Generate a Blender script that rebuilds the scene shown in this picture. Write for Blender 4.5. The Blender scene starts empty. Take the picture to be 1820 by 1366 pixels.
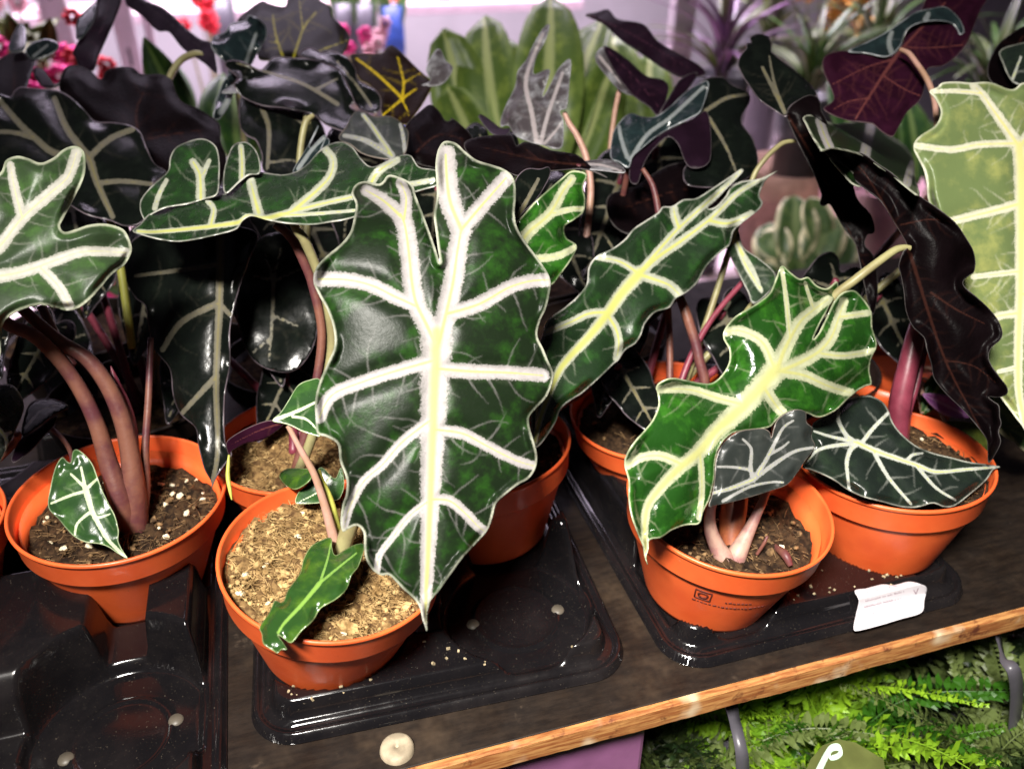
import bpy, math, random
import numpy as np
from mathutils import Vector, Matrix
from mathutils.geometry import delaunay_2d_cdt

# ------------------------------------------------------------------ camera, light, exposure
SC = bpy.context.scene
COL = SC.collection
F_PX, TH, PH, CAM_H = 1450.0, math.radians(30.6), math.radians(16.5), 0.40
FW = np.array([math.sin(PH)*math.cos(TH), math.cos(PH)*math.cos(TH), -math.sin(TH)])
RT = np.array([math.cos(PH), -math.sin(PH), 0.0])
UP = np.cross(RT, FW)
CAM = np.array([0.0, 0.0, CAM_H])
cd = bpy.data.cameras.new('camera')
cam = bpy.data.objects.new('camera', cd); COL.objects.link(cam)
cd.sensor_width = 36.0; cd.lens = 36.0*F_PX/1820.0
cd.clip_start = 0.01; cd.clip_end = 50.0
m = Matrix(((RT[0], UP[0], -FW[0], 0), (RT[1], UP[1], -FW[1], 0), (RT[2], UP[2], -FW[2], CAM_H), (0, 0, 0, 1)))
cam.matrix_world = m
cd.dof.use_dof = True; cd.dof.focus_distance = 0.465; cd.dof.aperture_fstop = 5.6
SC.camera = cam

W = bpy.data.worlds.new('World'); SC.world = W; W.use_nodes = True
bg = W.node_tree.nodes['Background']
bg.inputs[0].default_value = (0.80, 0.72, 0.86, 1); bg.inputs[1].default_value = 0.018
def area_lamp(name, loc, target, sx, sy, power, color, spread=180):
    l = bpy.data.lights.new(name, 'AREA'); l.shape = 'RECTANGLE'; l.size = sx; l.size_y = sy
    l.energy = power; l.color = color; l.spread = math.radians(spread)
    o = bpy.data.objects.new(name, l); COL.objects.link(o); o.location = loc
    o.rotation_euler = (Vector(target)-Vector(loc)).to_track_quat('-Z', 'Y').to_euler()
    return o
area_lamp('shop_tube_front', (-0.27, -0.20, 1.02), (0.18, 0.29, 0.06), 0.30, 0.09, 6.2, (1.0, 0.95, 0.88), 72)
area_lamp('shop_tube_back', (0.2, 1.92, 1.45), (0.2, 1.85, 0.0), 2.6, 0.14, 46, (0.93, 0.78, 1.0), 91)
area_lamp('shop_tube_far', (0.2, 2.75, 1.7), (0.2, 2.85, 0.0), 3.0, 0.2, 60, (1.0, 0.90, 0.98), 100)
SC.view_settings.view_transform = 'Standard'; SC.view_settings.look = 'None'
SC.view_settings.exposure = 0.42; SC.view_settings.gamma = 1.0

# ------------------------------------------------------------------ helpers
RNG = np.random.default_rng(7)
def ray(px, py):
    px = np.asarray(px, float); py = np.asarray(py, float)
    return FW + ((px-910)/F_PX)[..., None]*RT - ((py-683)/F_PX)[..., None]*UP
def at(px, py, d):          # d = distance along the view axis in metres; d >= 10 means height z = d-10
    r = ray(px, py); d = np.asarray(d, float)
    t = np.where(d >= 9, ((d-10)-CAM_H)/r[..., 2], d)
    return CAM + r*t[..., None]
def proj(p):
    q = np.asarray(p, float)-CAM; z = q@FW
    return 910+F_PX*(q@RT)/z, 683-F_PX*(q@UP)/z, z

def tag(o, label=None, cat=None, group=None, kind=None):
    if label: o['label'] = label
    if cat: o['category'] = cat
    if group: o['group'] = group
    if kind: o['kind'] = kind
    return o
def thing(name, loc, label, cat, group=None):
    o = bpy.data.objects.new(name, None); COL.objects.link(o); o.location = Vector(loc); o.empty_display_size = 0.02
    return tag(o, label, cat, group)
def origin_of(o):
    p = np.zeros(3)
    while o is not None:
        p += np.array(o.location); o = o.parent
    return p
def mesh_obj(name, verts, faces, mats, parent=None, mat_idx=None, smooth=True, local=False, attr=None, loc=None):
    verts = np.asarray(verts, float)
    if parent is not None and not local: verts = verts - origin_of(parent)
    if parent is None and loc is not None: verts = verts - np.asarray(loc)
    me = bpy.data.meshes.new(name)
    if isinstance(faces, np.ndarray):
        k = faces.shape[1]; n = len(faces)
        me.vertices.add(len(verts)); me.vertices.foreach_set('co', verts.ravel())
        me.loops.add(n*k); me.loops.foreach_set('vertex_index', faces.ravel().astype(np.int32))
        me.polygons.add(n); me.polygons.foreach_set('loop_start', np.arange(0, n*k, k, dtype=np.int32))
        me.update(calc_edges=True); me.validate()
    else:
        me.from_pydata([tuple(v) for v in verts], [], [tuple(int(i) for i in f) for f in faces]); me.update()
    for mt in (mats if isinstance(mats, (list, tuple)) else [mats]): me.materials.append(mt)
    if mat_idx is not None: me.polygons.foreach_set('material_index', np.asarray(mat_idx, np.int32))
    if smooth: me.polygons.foreach_set('use_smooth', np.ones(len(me.polygons), bool))
    if attr is not None:
        a = me.attributes.new('lf', 'FLOAT_COLOR', 'POINT'); a.data.foreach_set('color', np.asarray(attr, np.float32).ravel())
    o = bpy.data.objects.new(name, me); COL.objects.link(o)
    if parent is not None: o.parent = parent
    elif loc is not None: o.location = Vector(loc)
    return o
def bevel(o, w, seg=2):
    b = o.modifiers.new('bevel', 'BEVEL'); b.width = w; b.segments = seg; b.limit_method = 'ANGLE'; return o

class G:                                           # collects geometry for one mesh
    def __init__(s): s.v = []; s.f = []; s.n = 0; s.mi = []
    def add(s, v, f, mi=0):
        v = np.asarray(v, float); s.v.append(v); s.f += [[i+s.n for i in q] for q in f]; s.mi += [mi]*len(f); s.n += len(v)
    def out(s): return np.concatenate(s.v), s.f
def box(c, h, R=None):
    s = np.array([(x, y, z) for x in (-1, 1) for y in (-1, 1) for z in (-1, 1)], float)*np.asarray(h)
    if R is not None: s = s@np.asarray(R).T
    return s+np.asarray(c), [(0, 1, 3, 2), (4, 6, 7, 5), (0, 4, 5, 1), (2, 3, 7, 6), (0, 2, 6, 4), (1, 5, 7, 3)]
def spline(P, n, closed=False):                    # centripetal-ish Catmull-Rom through P
    P = np.asarray(P, float); k = len(P)
    out = []
    for i in range(k if closed else k-1):
        if closed: p0, p1, p2, p3 = P[i-1], P[i], P[(i+1) % k], P[(i+2) % k]
        else: p0, p1, p2, p3 = P[max(i-1, 0)], P[i], P[i+1], P[min(i+2, k-1)]
        L = np.linalg.norm(p2-p1)
        m1 = (p2-p0)*0.5; m2 = (p3-p1)*0.5
        for mm in (m1, m2):
            l = np.linalg.norm(mm)
            if l > L*1.1: mm *= L*1.1/l
        cnt = n if n > 0 else 6
        for j in range(cnt):
            t = j/cnt; a = t*t; b = a*t
            out.append((2*b-3*a+1)*p1+(b-2*a+t)*m1+(-2*b+3*a)*p2+(b-a)*m2)
    if not closed: out.append(P[-1])
    return np.array(out)
def tube(P, R, k=10, cap=True):
    P = np.asarray(P, float); n = len(P); R = np.broadcast_to(np.asarray(R, float), (n,))
    T = np.gradient(P, axis=0); T /= np.linalg.norm(T, axis=1)[:, None]+1e-12
    u = np.cross(T[0], [0.3, 0.2, 1.0]); u /= np.linalg.norm(u)
    V = []
    for i in range(n):
        u = u-T[i]*(u@T[i]); u /= np.linalg.norm(u)+1e-12; w = np.cross(T[i], u)
        a = np.arange(k)*2*math.pi/k
        V.append(P[i]+R[i]*(np.cos(a)[:, None]*u+np.sin(a)[:, None]*w))
    V = np.concatenate(V)
    Fc = [(i*k+j, i*k+(j+1) % k, (i+1)*k+(j+1) % k, (i+1)*k+j) for i in range(n-1) for j in range(k)]
    if cap:
        V = np.concatenate([V, P[:1], P[-1:]]); a0 = n*k
        Fc += [(a0, (j+1) % k, j) for j in range(k)]+[(a0+1, (n-1)*k+j, (n-1)*k+(j+1) % k) for j in range(k)]
    return V, Fc
def lathe(prof, k=72):
    prof = np.asarray(prof, float); n = len(prof); a = np.arange(k)*2*math.pi/k
    V = np.stack([np.outer(prof[:, 0], np.cos(a)), np.outer(prof[:, 0], np.sin(a)), np.repeat(prof[:, 1][:, None], k, 1)], -1).reshape(-1, 3)
    Fc = [(i*k+j, i*k+(j+1) % k, (i+1)*k+(j+1) % k, (i+1)*k+j) for i in range(n-1) for j in range(k)]
    return V, Fc
def tiltR(n):
    n = np.asarray(n, float); n = n/np.linalg.norm(n)
    return np.array(Vector((0, 0, 1)).rotation_difference(Vector(n)).to_matrix())

# ------------------------------------------------------------------ materials
class NT:
    def __init__(s, name):
        s.m = bpy.data.materials.new(name); s.m.use_nodes = True; s.t = s.m.node_tree; s.t.nodes.clear()
        s.out = s.t.nodes.new('ShaderNodeOutputMaterial')
    def n(s, typ, **kw):
        o = s.t.nodes.new('ShaderNode'+typ)
        for k, v in kw.items():
            if k.startswith('i_'): s.put(o, k[2:], v)
            else: setattr(o, k, v)
        return o
    def put(s, o, key, v):
        i = o.inputs[int(key)] if key.isdigit() else o.inputs[key.replace('_', ' ')]
        if isinstance(v, bpy.types.NodeSocket): s.t.links.new(v, i)
        else: i.default_value = v
    def noise(s, scale, detail=3, rough=0.55, vec=None, out=0):
        o = s.n('TexNoise'); o.inputs['Scale'].default_value = scale; o.inputs['Detail'].default_value = detail; o.inputs['Roughness'].default_value = rough
        s.t.links.new(vec if vec is not None else s.coord(), o.inputs['Vector']); return o.outputs[out]
    def coord(s):
        if not hasattr(s, 'tc'): s.tc = s.n('TexCoord')
        return s.tc.outputs['Object']
    def mapped(s, sc):
        o = s.n('Mapping'); s.t.links.new(s.coord(), o.inputs['Vector']); o.inputs['Scale'].default_value = sc; return o.outputs[0]
    def math(s, op, a, b=0.0, clamp=False):
        o = s.n('Math', operation=op, use_clamp=clamp); s.put(o, '0', a); s.put(o, '1', b); return o.outputs[0]
    def ramp(s, v, lo, hi, a=0.0, b=1.0):
        o = s.n('MapRange', interpolation_type='SMOOTHSTEP'); s.put(o, '0', v)
        for i, x in zip((1, 2, 3, 4), (lo, hi, a, b)): o.inputs[i].default_value = x
        return o.outputs[0]
    def mix(s, fac, a, b, blend='MIX'):
        o = s.n('Mix', data_type='RGBA', blend_type=blend)
        s.put(o, '0', fac); s.put(o, '6', a); s.put(o, '7', b); return o.outputs[2]
    def bump(s, h, strength, dist=0.001):
        o = s.n('Bump'); s.put(o, 'Height', h); o.inputs['Strength'].default_value = strength; o.inputs['Distance'].default_value = dist; return o.outputs[0]
    def pbsdf(s, col, rough=0.5, spec=0.5, normal=None, **kw):
        o = s.n('BsdfPrincipled'); s.put(o, 'Base Color', col); s.put(o, 'Roughness', rough); s.put(o, 'Specular IOR Level', spec)
        if normal is not None: s.put(o, 'Normal', normal)
        for k, v in kw.items(): s.put(o, k, v)
        return o.outputs[0]
    def done(s, sh):
        s.t.links.new(sh, s.out.inputs['Surface']); return s.m
def c4(c): return (c[0], c[1], c[2], 1.0)
def rgb(h):                                       # '#rrggbb' as seen -> linear
    v = [int(h[i:i+2], 16)/255 for i in (1, 3, 5)]
    return tuple(x/12.92 if x <= 0.04045 else ((x+0.055)/1.055)**2.4 for x in v)

def mat_leaf(name, dark, light, vein=(0.355, 0.332, 0.328), core=(0.37, 0.37, 0.145), margin=(0.37, 0.38, 0.30), rough=0.30, spec=0.5,
             fine=0.30, transl=0.10, bumps=0.12, halo=0.22, soft=1.0, var=70):
    n = NT(name)
    a = n.n('Attribute', attribute_name='lf'); s = n.n('SeparateColor'); n.put(s, '0', a.outputs['Color'])
    V, K, E = s.outputs[0], s.outputs[1], s.outputs[2]; Fi = a.outputs['Alpha']
    n1 = n.noise(var, 4, 0.6); n2 = n.noise(900, 3, 0.6); n3 = n.noise(260, 3, 0.6)
    g = n.mix(n.ramp(n1, 0.44, 0.76), c4(dark), c4(light))
    # greyer tissue near the ribs
    grey = tuple(0.55*x+0.45*y for x, y in zip(dark, (0.16, 0.20, 0.12)))
    near = n.ramp(n.math('ADD', V, n.math('MULTIPLY', n.math('SUBTRACT', n3, 0.5), 1.3)), -0.9, 0.2)
    g = n.mix(n.math('MULTIPLY', near, halo), g, c4(grey))
    jit = n.math('MULTIPLY', n.math('SUBTRACT', n2, 0.5), 0.75)
    n4 = n.noise(150, 2, 0.5)
    vv = n.math('ADD', V, n.math('ADD', jit, n.math('MULTIPLY', n.math('SUBTRACT', n4, 0.5), 0.35)))
    vm = n.math('ADD', n.math('MULTIPLY', n.ramp(vv, -0.12*soft, 0.10*soft), 0.7), n.math('MULTIPLY', n.ramp(vv, 0.0, 0.5*soft), 0.3))
    col = n.mix(n.math('MULTIPLY', Fi, n.ramp(n4, 0.25, 0.6, fine*0.35, fine)), g, c4(vein))
    col = n.mix(vm, col, n.mix(n.ramp(n3, 0.3, 0.7), c4(vein), c4(tuple(x*0.84 for x in vein))))
    km = n.ramp(n.math('ADD', K, n.math('MULTIPLY', jit, 0.3)), -0.45, 0.75)
    col = n.mix(km, col, c4(core))
    em = n.math('MULTIPLY', n.ramp(n.math('ADD', E, n.math('MULTIPLY', jit, 0.55)), 0.0, 0.75), n.ramp(n.noise(55, 2, 0.5), 0.35, 0.62, 0.30, 1.0))
    col = n.mix(em, col, c4(margin))
    rg = n.math('ADD', n.math('MULTIPLY', n.math('MAXIMUM', vm, em), 0.16), n.math('ADD', n.math('MULTIPLY', n3, 0.12), rough-0.06))
    b = n.bump(n.math('ADD', n.math('MULTIPLY', n3, 1.0), n.math('MULTIPLY', n2, 0.35)), bumps, 0.0012)
    p = n.pbsdf(col, rg, spec, b)
    t = n.n('BsdfTranslucent'); n.put(t, 'Color', col)
    mx = n.n('MixShader'); mx.inputs[0].default_value = transl
    n.t.links.new(p, mx.inputs[1]); n.t.links.new(t.outputs[0], mx.inputs[2])
    return n.done(mx.outputs[0])
def mat_under(name, base, vein, rough=0.38, spec=0.05, vm_gain=0.6):
    n = NT(name)
    a = n.n('Attribute', attribute_name='lf'); s = n.n('SeparateColor'); n.put(s, '0', a.outputs['Color'])
    n1 = n.noise(60, 4); n2 = n.noise(500, 3)
    g = n.mix(n.ramp(n1, 0.35, 0.7), c4(base), c4(tuple(x*1.7 for x in base)))
    vm = n.ramp(n.math('ADD', s.outputs[0], n.math('MULTIPLY', n.math('SUBTRACT', n2, 0.5), 0.6)), 0.1, 0.8)
    f = n.math('MAXIMUM', n.math('MULTIPLY', vm, vm_gain), n.math('MULTIPLY', a.outputs['Alpha'], 0.20))
    col = n.mix(f, g, c4(vein))
    em = n.ramp(s.outputs[2], 0.3, 0.9)
    col = n.mix(n.math('MULTIPLY', em, 0.5), col, c4(tuple(0.5*x+0.12 for x in vein)))
    return n.done(n.pbsdf(col, rough, spec, n.bump(n.math('ADD', n1, n2), 0.25, 0.001)))
def mat_plain(name, col, rough=0.5, spec=0.5, var=0.35, scale=40, bumps=0.15, bscale=300, metallic=0.0, col2=None, **kw):
    n = NT(name)
    n1 = n.noise(scale, 4); n2 = n.noise(bscale, 3)
    c2 = col2 if col2 is not None else tuple(x*(1-var) for x in col)
    cc = n.mix(n.ramp(n1, 0.35, 0.65), c4(col), c4(c2))
    rg = n.math('ADD', n.math('MULTIPLY', n2, 0.12), rough-0.06)
    return n.done(n.pbsdf(cc, rg, spec, n.bump(n2, bumps, 0.0006) if bumps else None, Metallic=metallic, **kw))

GREEN_D, GREEN_L = (0.0068, 0.0130, 0.0054), (0.015, 0.054, 0.007)
M = {}
M['hero'] = mat_leaf('leaf_cream_veins', GREEN_D, GREEN_L, rough=0.36, spec=0.14, halo=0.15)
M['hero_pale'] = mat_leaf('leaf_cream_veins_pale', (0.026, 0.044, 0.020), (0.046, 0.100, 0.026), vein=(0.43, 0.42, 0.37), core=(0.46, 0.45, 0.25), margin=(0.41, 0.43, 0.32), rough=0.36, spec=0.25, halo=0.4)
M['gloss'] = mat_leaf('leaf_glossy', (0.010, 0.045, 0.006), (0.028, 0.12, 0.010), vein=(0.40, 0.42, 0.27), core=(0.40, 0.40, 0.155), margin=(0.42, 0.46, 0.29), rough=0.17, spec=0.6, bumps=0.22)
M['mid'] = mat_leaf('leaf_mid', (0.010, 0.024, 0.009), (0.018, 0.060, 0.012), vein=(0.40, 0.42, 0.33), core=(0.46, 0.47, 0.13), margin=(0.42, 0.42, 0.37), rough=0.28, spec=0.9)
M['slate'] = mat_leaf('leaf_slate', (0.020, 0.024, 0.022), (0.034, 0.038, 0.034), vein=(0.26, 0.26, 0.25), core=(0.34, 0.36, 0.12), margin=(0.16, 0.13, 0.11), rough=0.36, fine=0.25, halo=0.2)
M['darkgreen'] = mat_leaf('leaf_dark', (0.010, 0.015, 0.012), (0.018, 0.030, 0.018), vein=(0.44, 0.46, 0.41), core=(0.45, 0.50, 0.16), margin=(0.42, 0.43, 0.37), rough=0.28, spec=0.6, fine=0.3, halo=0.25)
M['shade'] = mat_leaf('leaf_painted_shade', (0.0030, 0.0042, 0.0034), (0.0060, 0.0085, 0.0062), vein=(0.12, 0.11, 0.08), core=(0.15, 0.13, 0.06), margin=(0.14, 0.11, 0.13), rough=0.22, spec=0.42, fine=0.12, halo=0.02, transl=0.02)  # leaf colour darkened to imitate the shade inside the rows
M['teal'] = mat_leaf('leaf_teal', (0.010, 0.018, 0.020), (0.018, 0.034, 0.036), vein=(0.20, 0.22, 0.23), core=(0.22, 0.24, 0.22), margin=(0.30, 0.32, 0.34), rough=0.24, spec=0.7, fine=0.2, halo=0.2)
M['painted_sheen'] = mat_leaf('leaf_painted_sheen', (0.055, 0.046, 0.050), (0.26, 0.26, 0.28), vein=(0.34, 0.30, 0.31), core=(0.34, 0.29, 0.29), margin=(0.36, 0.36, 0.38), rough=0.36, spec=0.4, fine=0.2)  # pale grey puts the light sheen into the leaf colour
M['pale'] = mat_leaf('leaf_painted_backlight', (0.17, 0.23, 0.085), (0.38, 0.41, 0.13), vein=(0.80, 0.79, 0.60), core=(0.80, 0.76, 0.30), margin=(0.74, 0.75, 0.58), rough=0.38, transl=0.22, halo=0.7, fine=0.5, var=45)  # paler pigment stands in for strong lamp light and backlight
M['small'] = mat_leaf('leaf_small', (0.020, 0.055, 0.016), (0.045, 0.12, 0.022), vein=(0.60, 0.70, 0.45), core=(0.62, 0.72, 0.34), margin=(0.50, 0.60, 0.36), rough=0.26, spec=0.6, fine=0.2, halo=0.3)
M['plaingreen'] = mat_leaf('leaf_plain_green', (0.020, 0.060, 0.012), (0.070, 0.15, 0.012), vein=(0.16, 0.30, 0.06), core=(0.20, 0.36, 0.06), margin=(0.25, 0.33, 0.14), rough=0.24, spec=0.6, fine=0.15, halo=0.1)
M['u_black'] = mat_under('under_black', (0.0022, 0.0012, 0.0015), (0.038, 0.013, 0.009))
M['u_purple'] = mat_under('under_purple', (0.0070, 0.0028, 0.0062), (0.06, 0.020, 0.036))
M['u_maroon'] = mat_under('under_maroon', (0.014, 0.0028, 0.0080), (0.15, 0.045, 0.040))
M['u_yellow'] = mat_under('under_yellow_ribs', (0.0032, 0.0026, 0.0014), (0.26, 0.23, 0.012), vm_gain=0.9)
M['u_brown'] = mat_under('under_brown_ribs', (0.0080, 0.0042, 0.0034), (0.46, 0.33, 0.01), vm_gain=0.95)
M['u_grey'] = mat_under('under_grey', (0.018, 0.012, 0.020), (0.05, 0.04, 0.05))
def mat_pot():
    n = NT('terracotta_plastic'); n1 = n.noise(25, 4); n2 = n.noise(420, 4, 0.7); n3 = n.noise(60, 5, 0.75); n4 = n.noise(900, 2)
    col = n.mix(n.ramp(n1, 0.35, 0.65), (0.84, 0.140, 0.034, 1), (0.74, 0.105, 0.026, 1))
    col = n.mix(n.ramp(n3, 0.60, 0.82, 0, 0.45), col, (0.30, 0.055, 0.022, 1))
    col = n.mix(n.ramp(n2, 0.68, 0.76, 0, 0.65), col, (0.10, 0.045, 0.025, 1))
    col = n.mix(n.ramp(n4, 0.76, 0.82, 0, 0.5), col, (0.75, 0.50, 0.35, 1))
    rg = n.ramp(n3, 0.3, 0.7, 0.30, 0.48)
    return n.done(n.pbsdf(col, rg, 0.45, n.bump(n.math('ADD', n3, n2), 0.06, 0.0006)))
M['pot'] = mat_pot()
M['stalk_brown'] = mat_plain('stalk_brown', (0.185, 0.076, 0.050), 0.45, 0.35, col2=(0.095, 0.028, 0.034), scale=45, bumps=0.4, bscale=420)
M['stalk_green'] = mat_plain('stalk_green', (0.30, 0.28, 0.13), 0.42, 0.4, col2=(0.22, 0.19, 0.09), scale=60)
M['stalk_pink'] = mat_plain('stalk_pink', (0.44, 0.25, 0.20), 0.42, 0.4, col2=(0.34, 0.20, 0.13), scale=80)
M['stalk_red'] = mat_plain('stalk_red', (0.22, 0.040, 0.065), 0.38, 0.5, col2=(0.13, 0.020, 0.035), scale=50)
M['stalk_yellow'] = mat_plain('stalk_yellow', (0.46, 0.46, 0.09), 0.42, 0.4, scale=60)
M['corm'] = mat_plain('corm_sheath', (0.42, 0.27, 0.21), 0.5, 0.3, col2=(0.27, 0.13, 0.12), scale=90)
M['old_sheath'] = mat_plain('old_sheath', (0.32, 0.10, 0.035), 0.45, 0.4, col2=(0.16, 0.04, 0.02), scale=70)
M['soil_tan'] = mat_plain('soil_tan', (0.22, 0.135, 0.055), 0.9, 0.1, col2=(0.075, 0.04, 0.018), scale=260, bumps=1.0, bscale=700)
M['soil_brown'] = mat_plain('soil_brown', (0.060, 0.034, 0.017), 0.9, 0.1, col2=(0.015, 0.009, 0.006), scale=220, bumps=1.0, bscale=600)
M['fibre_tan'] = mat_plain('fibre_tan', (0.52, 0.36, 0.16), 0.8, 0.15, col2=(0.20, 0.12, 0.045), scale=150)
M['fibre_brown'] = mat_plain('fibre_brown', (0.26, 0.16, 0.075), 0.8, 0.15, col2=(0.045, 0.026, 0.014), scale=150)
M['perlite'] = mat_plain('perlite', (0.80, 0.76, 0.58), 0.8, 0.2, col2=(0.66, 0.56, 0.36), scale=200)
def mat_tray():
    n = NT('black_tray_plastic'); n1 = n.noise(18, 5, 0.7); n2 = n.noise(160, 4, 0.7); n3 = n.noise(1100, 2); n5 = n.noise(7, 3)
    col = n.mix(n.ramp(n1, 0.4, 0.7), (0.0055, 0.0050, 0.0058, 1), (0.0105, 0.0088, 0.0092, 1))
    col = n.mix(n.ramp(n2, 0.60, 0.78, 0, 0.14), col, (0.060, 0.050, 0.042, 1))
    col = n.mix(n.math('MULTIPLY', n.ramp(n3, 0.70, 0.74), 0.5), col, (0.22, 0.18, 0.13, 1))
    rg = n.math('ADD', n.ramp(n1, 0.35, 0.7, 0.09, 0.20), n.ramp(n2, 0.58, 0.78, 0, 0.08))
    return n.done(n.pbsdf(col, rg, 0.55, n.bump(n.math('ADD', n.math('MULTIPLY', n5, 6.0), n.math('MULTIPLY', n2, 0.4)), 0.08, 0.0008)))
M['tray'] = mat_tray()
M['white'] = mat_plain('white_metal', (0.66, 0.60, 0.64), 0.4, 0.5, var=0.12)
M['paper'] = mat_plain('paper', (0.62, 0.59, 0.62), 0.6, 0.2, var=0.04)
M['ink'] = mat_plain('faint_ink', (0.36, 0.27, 0.31), 0.7, 0.1, var=0.1)
M['stamp'] = mat_plain('pot_stamp', (0.10, 0.020, 0.012), 0.6, 0.2, var=0.1)

# ------------------------------------------------------------------ leaves
def seg_dist(P, polys):
    """min over polylines of (distance, width at foot, start fraction along line)"""
    best = np.full(len(P), 1e9); val = np.full(len(P), -9.0); frac = np.zeros(len(P))
    for (w0, w1, pts) in polys:
        A = pts[:-1]; B = pts[1:]; L = np.linalg.norm(B-A, axis=1)+1e-9
        s0 = np.concatenate([[0], np.cumsum(L)[:-1]]); tot = L.sum()
        for i in range(len(A)):
            d = P-A[i]; u = (B[i]-A[i])/L[i]; t = np.clip(d@u, 0, L[i])
            dist = np.linalg.norm(d-t[:, None]*u, axis=1)
            fr = (s0[i]+t)/tot; w = w0+(w1-w0)*fr
            v = 1-dist/w
            k = v > val; val[k] = v[k]; frac[k] = fr[k]
            best = np.minimum(best, dist)
    return best, val, frac
def inside(P, poly):
    x, y = P[:, 0], P[:, 1]; c = np.zeros(len(P), bool); q = np.roll(poly, -1, 0)
    for (x1, y1), (x2, y2) in zip(poly, q):
        if y1 == y2: continue
        k = ((y1 > y) != (y2 > y)) & (x < (x2-x1)*(y-y1)/(y2-y1)+x1); c ^= k
    return c
def resample(poly, step):
    q = np.vstack([poly, poly[:1]]); L = np.linalg.norm(np.diff(q, axis=0), axis=1); s = np.concatenate([[0], np.cumsum(L)])
    n = max(12, int(s[-1]/step)); t = np.linspace(0, s[-1], n, endpoint=False)
    return np.stack([np.interp(t, s, q[:, 0]), np.interp(t, s, q[:, 1])], 1)
def fine_veins(rng, veins, poly, maxlen, gap):
    out = []
    bpoly = (1, 1, np.vstack([poly, poly[:1]]))
    q = bpoly[2]
    for (w0, w1, pts) in veins:
        L = np.linalg.norm(np.diff(pts, axis=0), axis=1); s = np.concatenate([[0], np.cumsum(L)])
        t = gap*rng.uniform(0.3, 1)
        while t < s[-1]-4:
            p = np.array([np.interp(t, s, pts[:, 0]), np.interp(t, s, pts[:, 1])])
            p2 = np.array([np.interp(t+2, s, pts[:, 0]), np.interp(t+2, s, pts[:, 1])])
            d = (p2-p)/(np.linalg.norm(p2-p)+1e-9)
            for sd in (-1, 1):
                if rng.random() < 0.18: continue
                ang = sd*math.radians(rng.uniform(56, 74)); cs, sn = math.cos(ang), math.sin(ang)
                dr = np.array([d[0]*cs-d[1]*sn, d[0]*sn+d[1]*cs]); cur = p.copy(); line = [cur.copy()]
                ln = rng.uniform(0.25, 1.0)*maxlen; curl = rng.normal(-0.02*sd, 0.05); run = 0
                while run < ln:
                    a = curl+rng.normal(0, 0.09); dr = np.array([dr[0]*math.cos(a)-dr[1]*math.sin(a), dr[0]*math.sin(a)+dr[1]*math.cos(a)])
                    cur = cur+dr*6; run += 6
                    if run > 14:
                        if not inside(cur[None], poly)[0]: break
                    line.append(cur.copy())
                if len(line) > 3: out.append((rng.uniform(2.0, 2.8), 1.6, np.array(line)))
            t += gap*rng.uniform(0.75, 1.3)
    return out
def plane_inv(dp):                                # three (px,py,d) -> coefficients of 1/d
    dd = [(at(p[0], p[1], p[2])-CAM)@FW for p in dp]; A = np.array([[1, p[0], p[1]] for p in dp], float); b = 1/np.array(dd); return np.linalg.solve(A, b)

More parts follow.
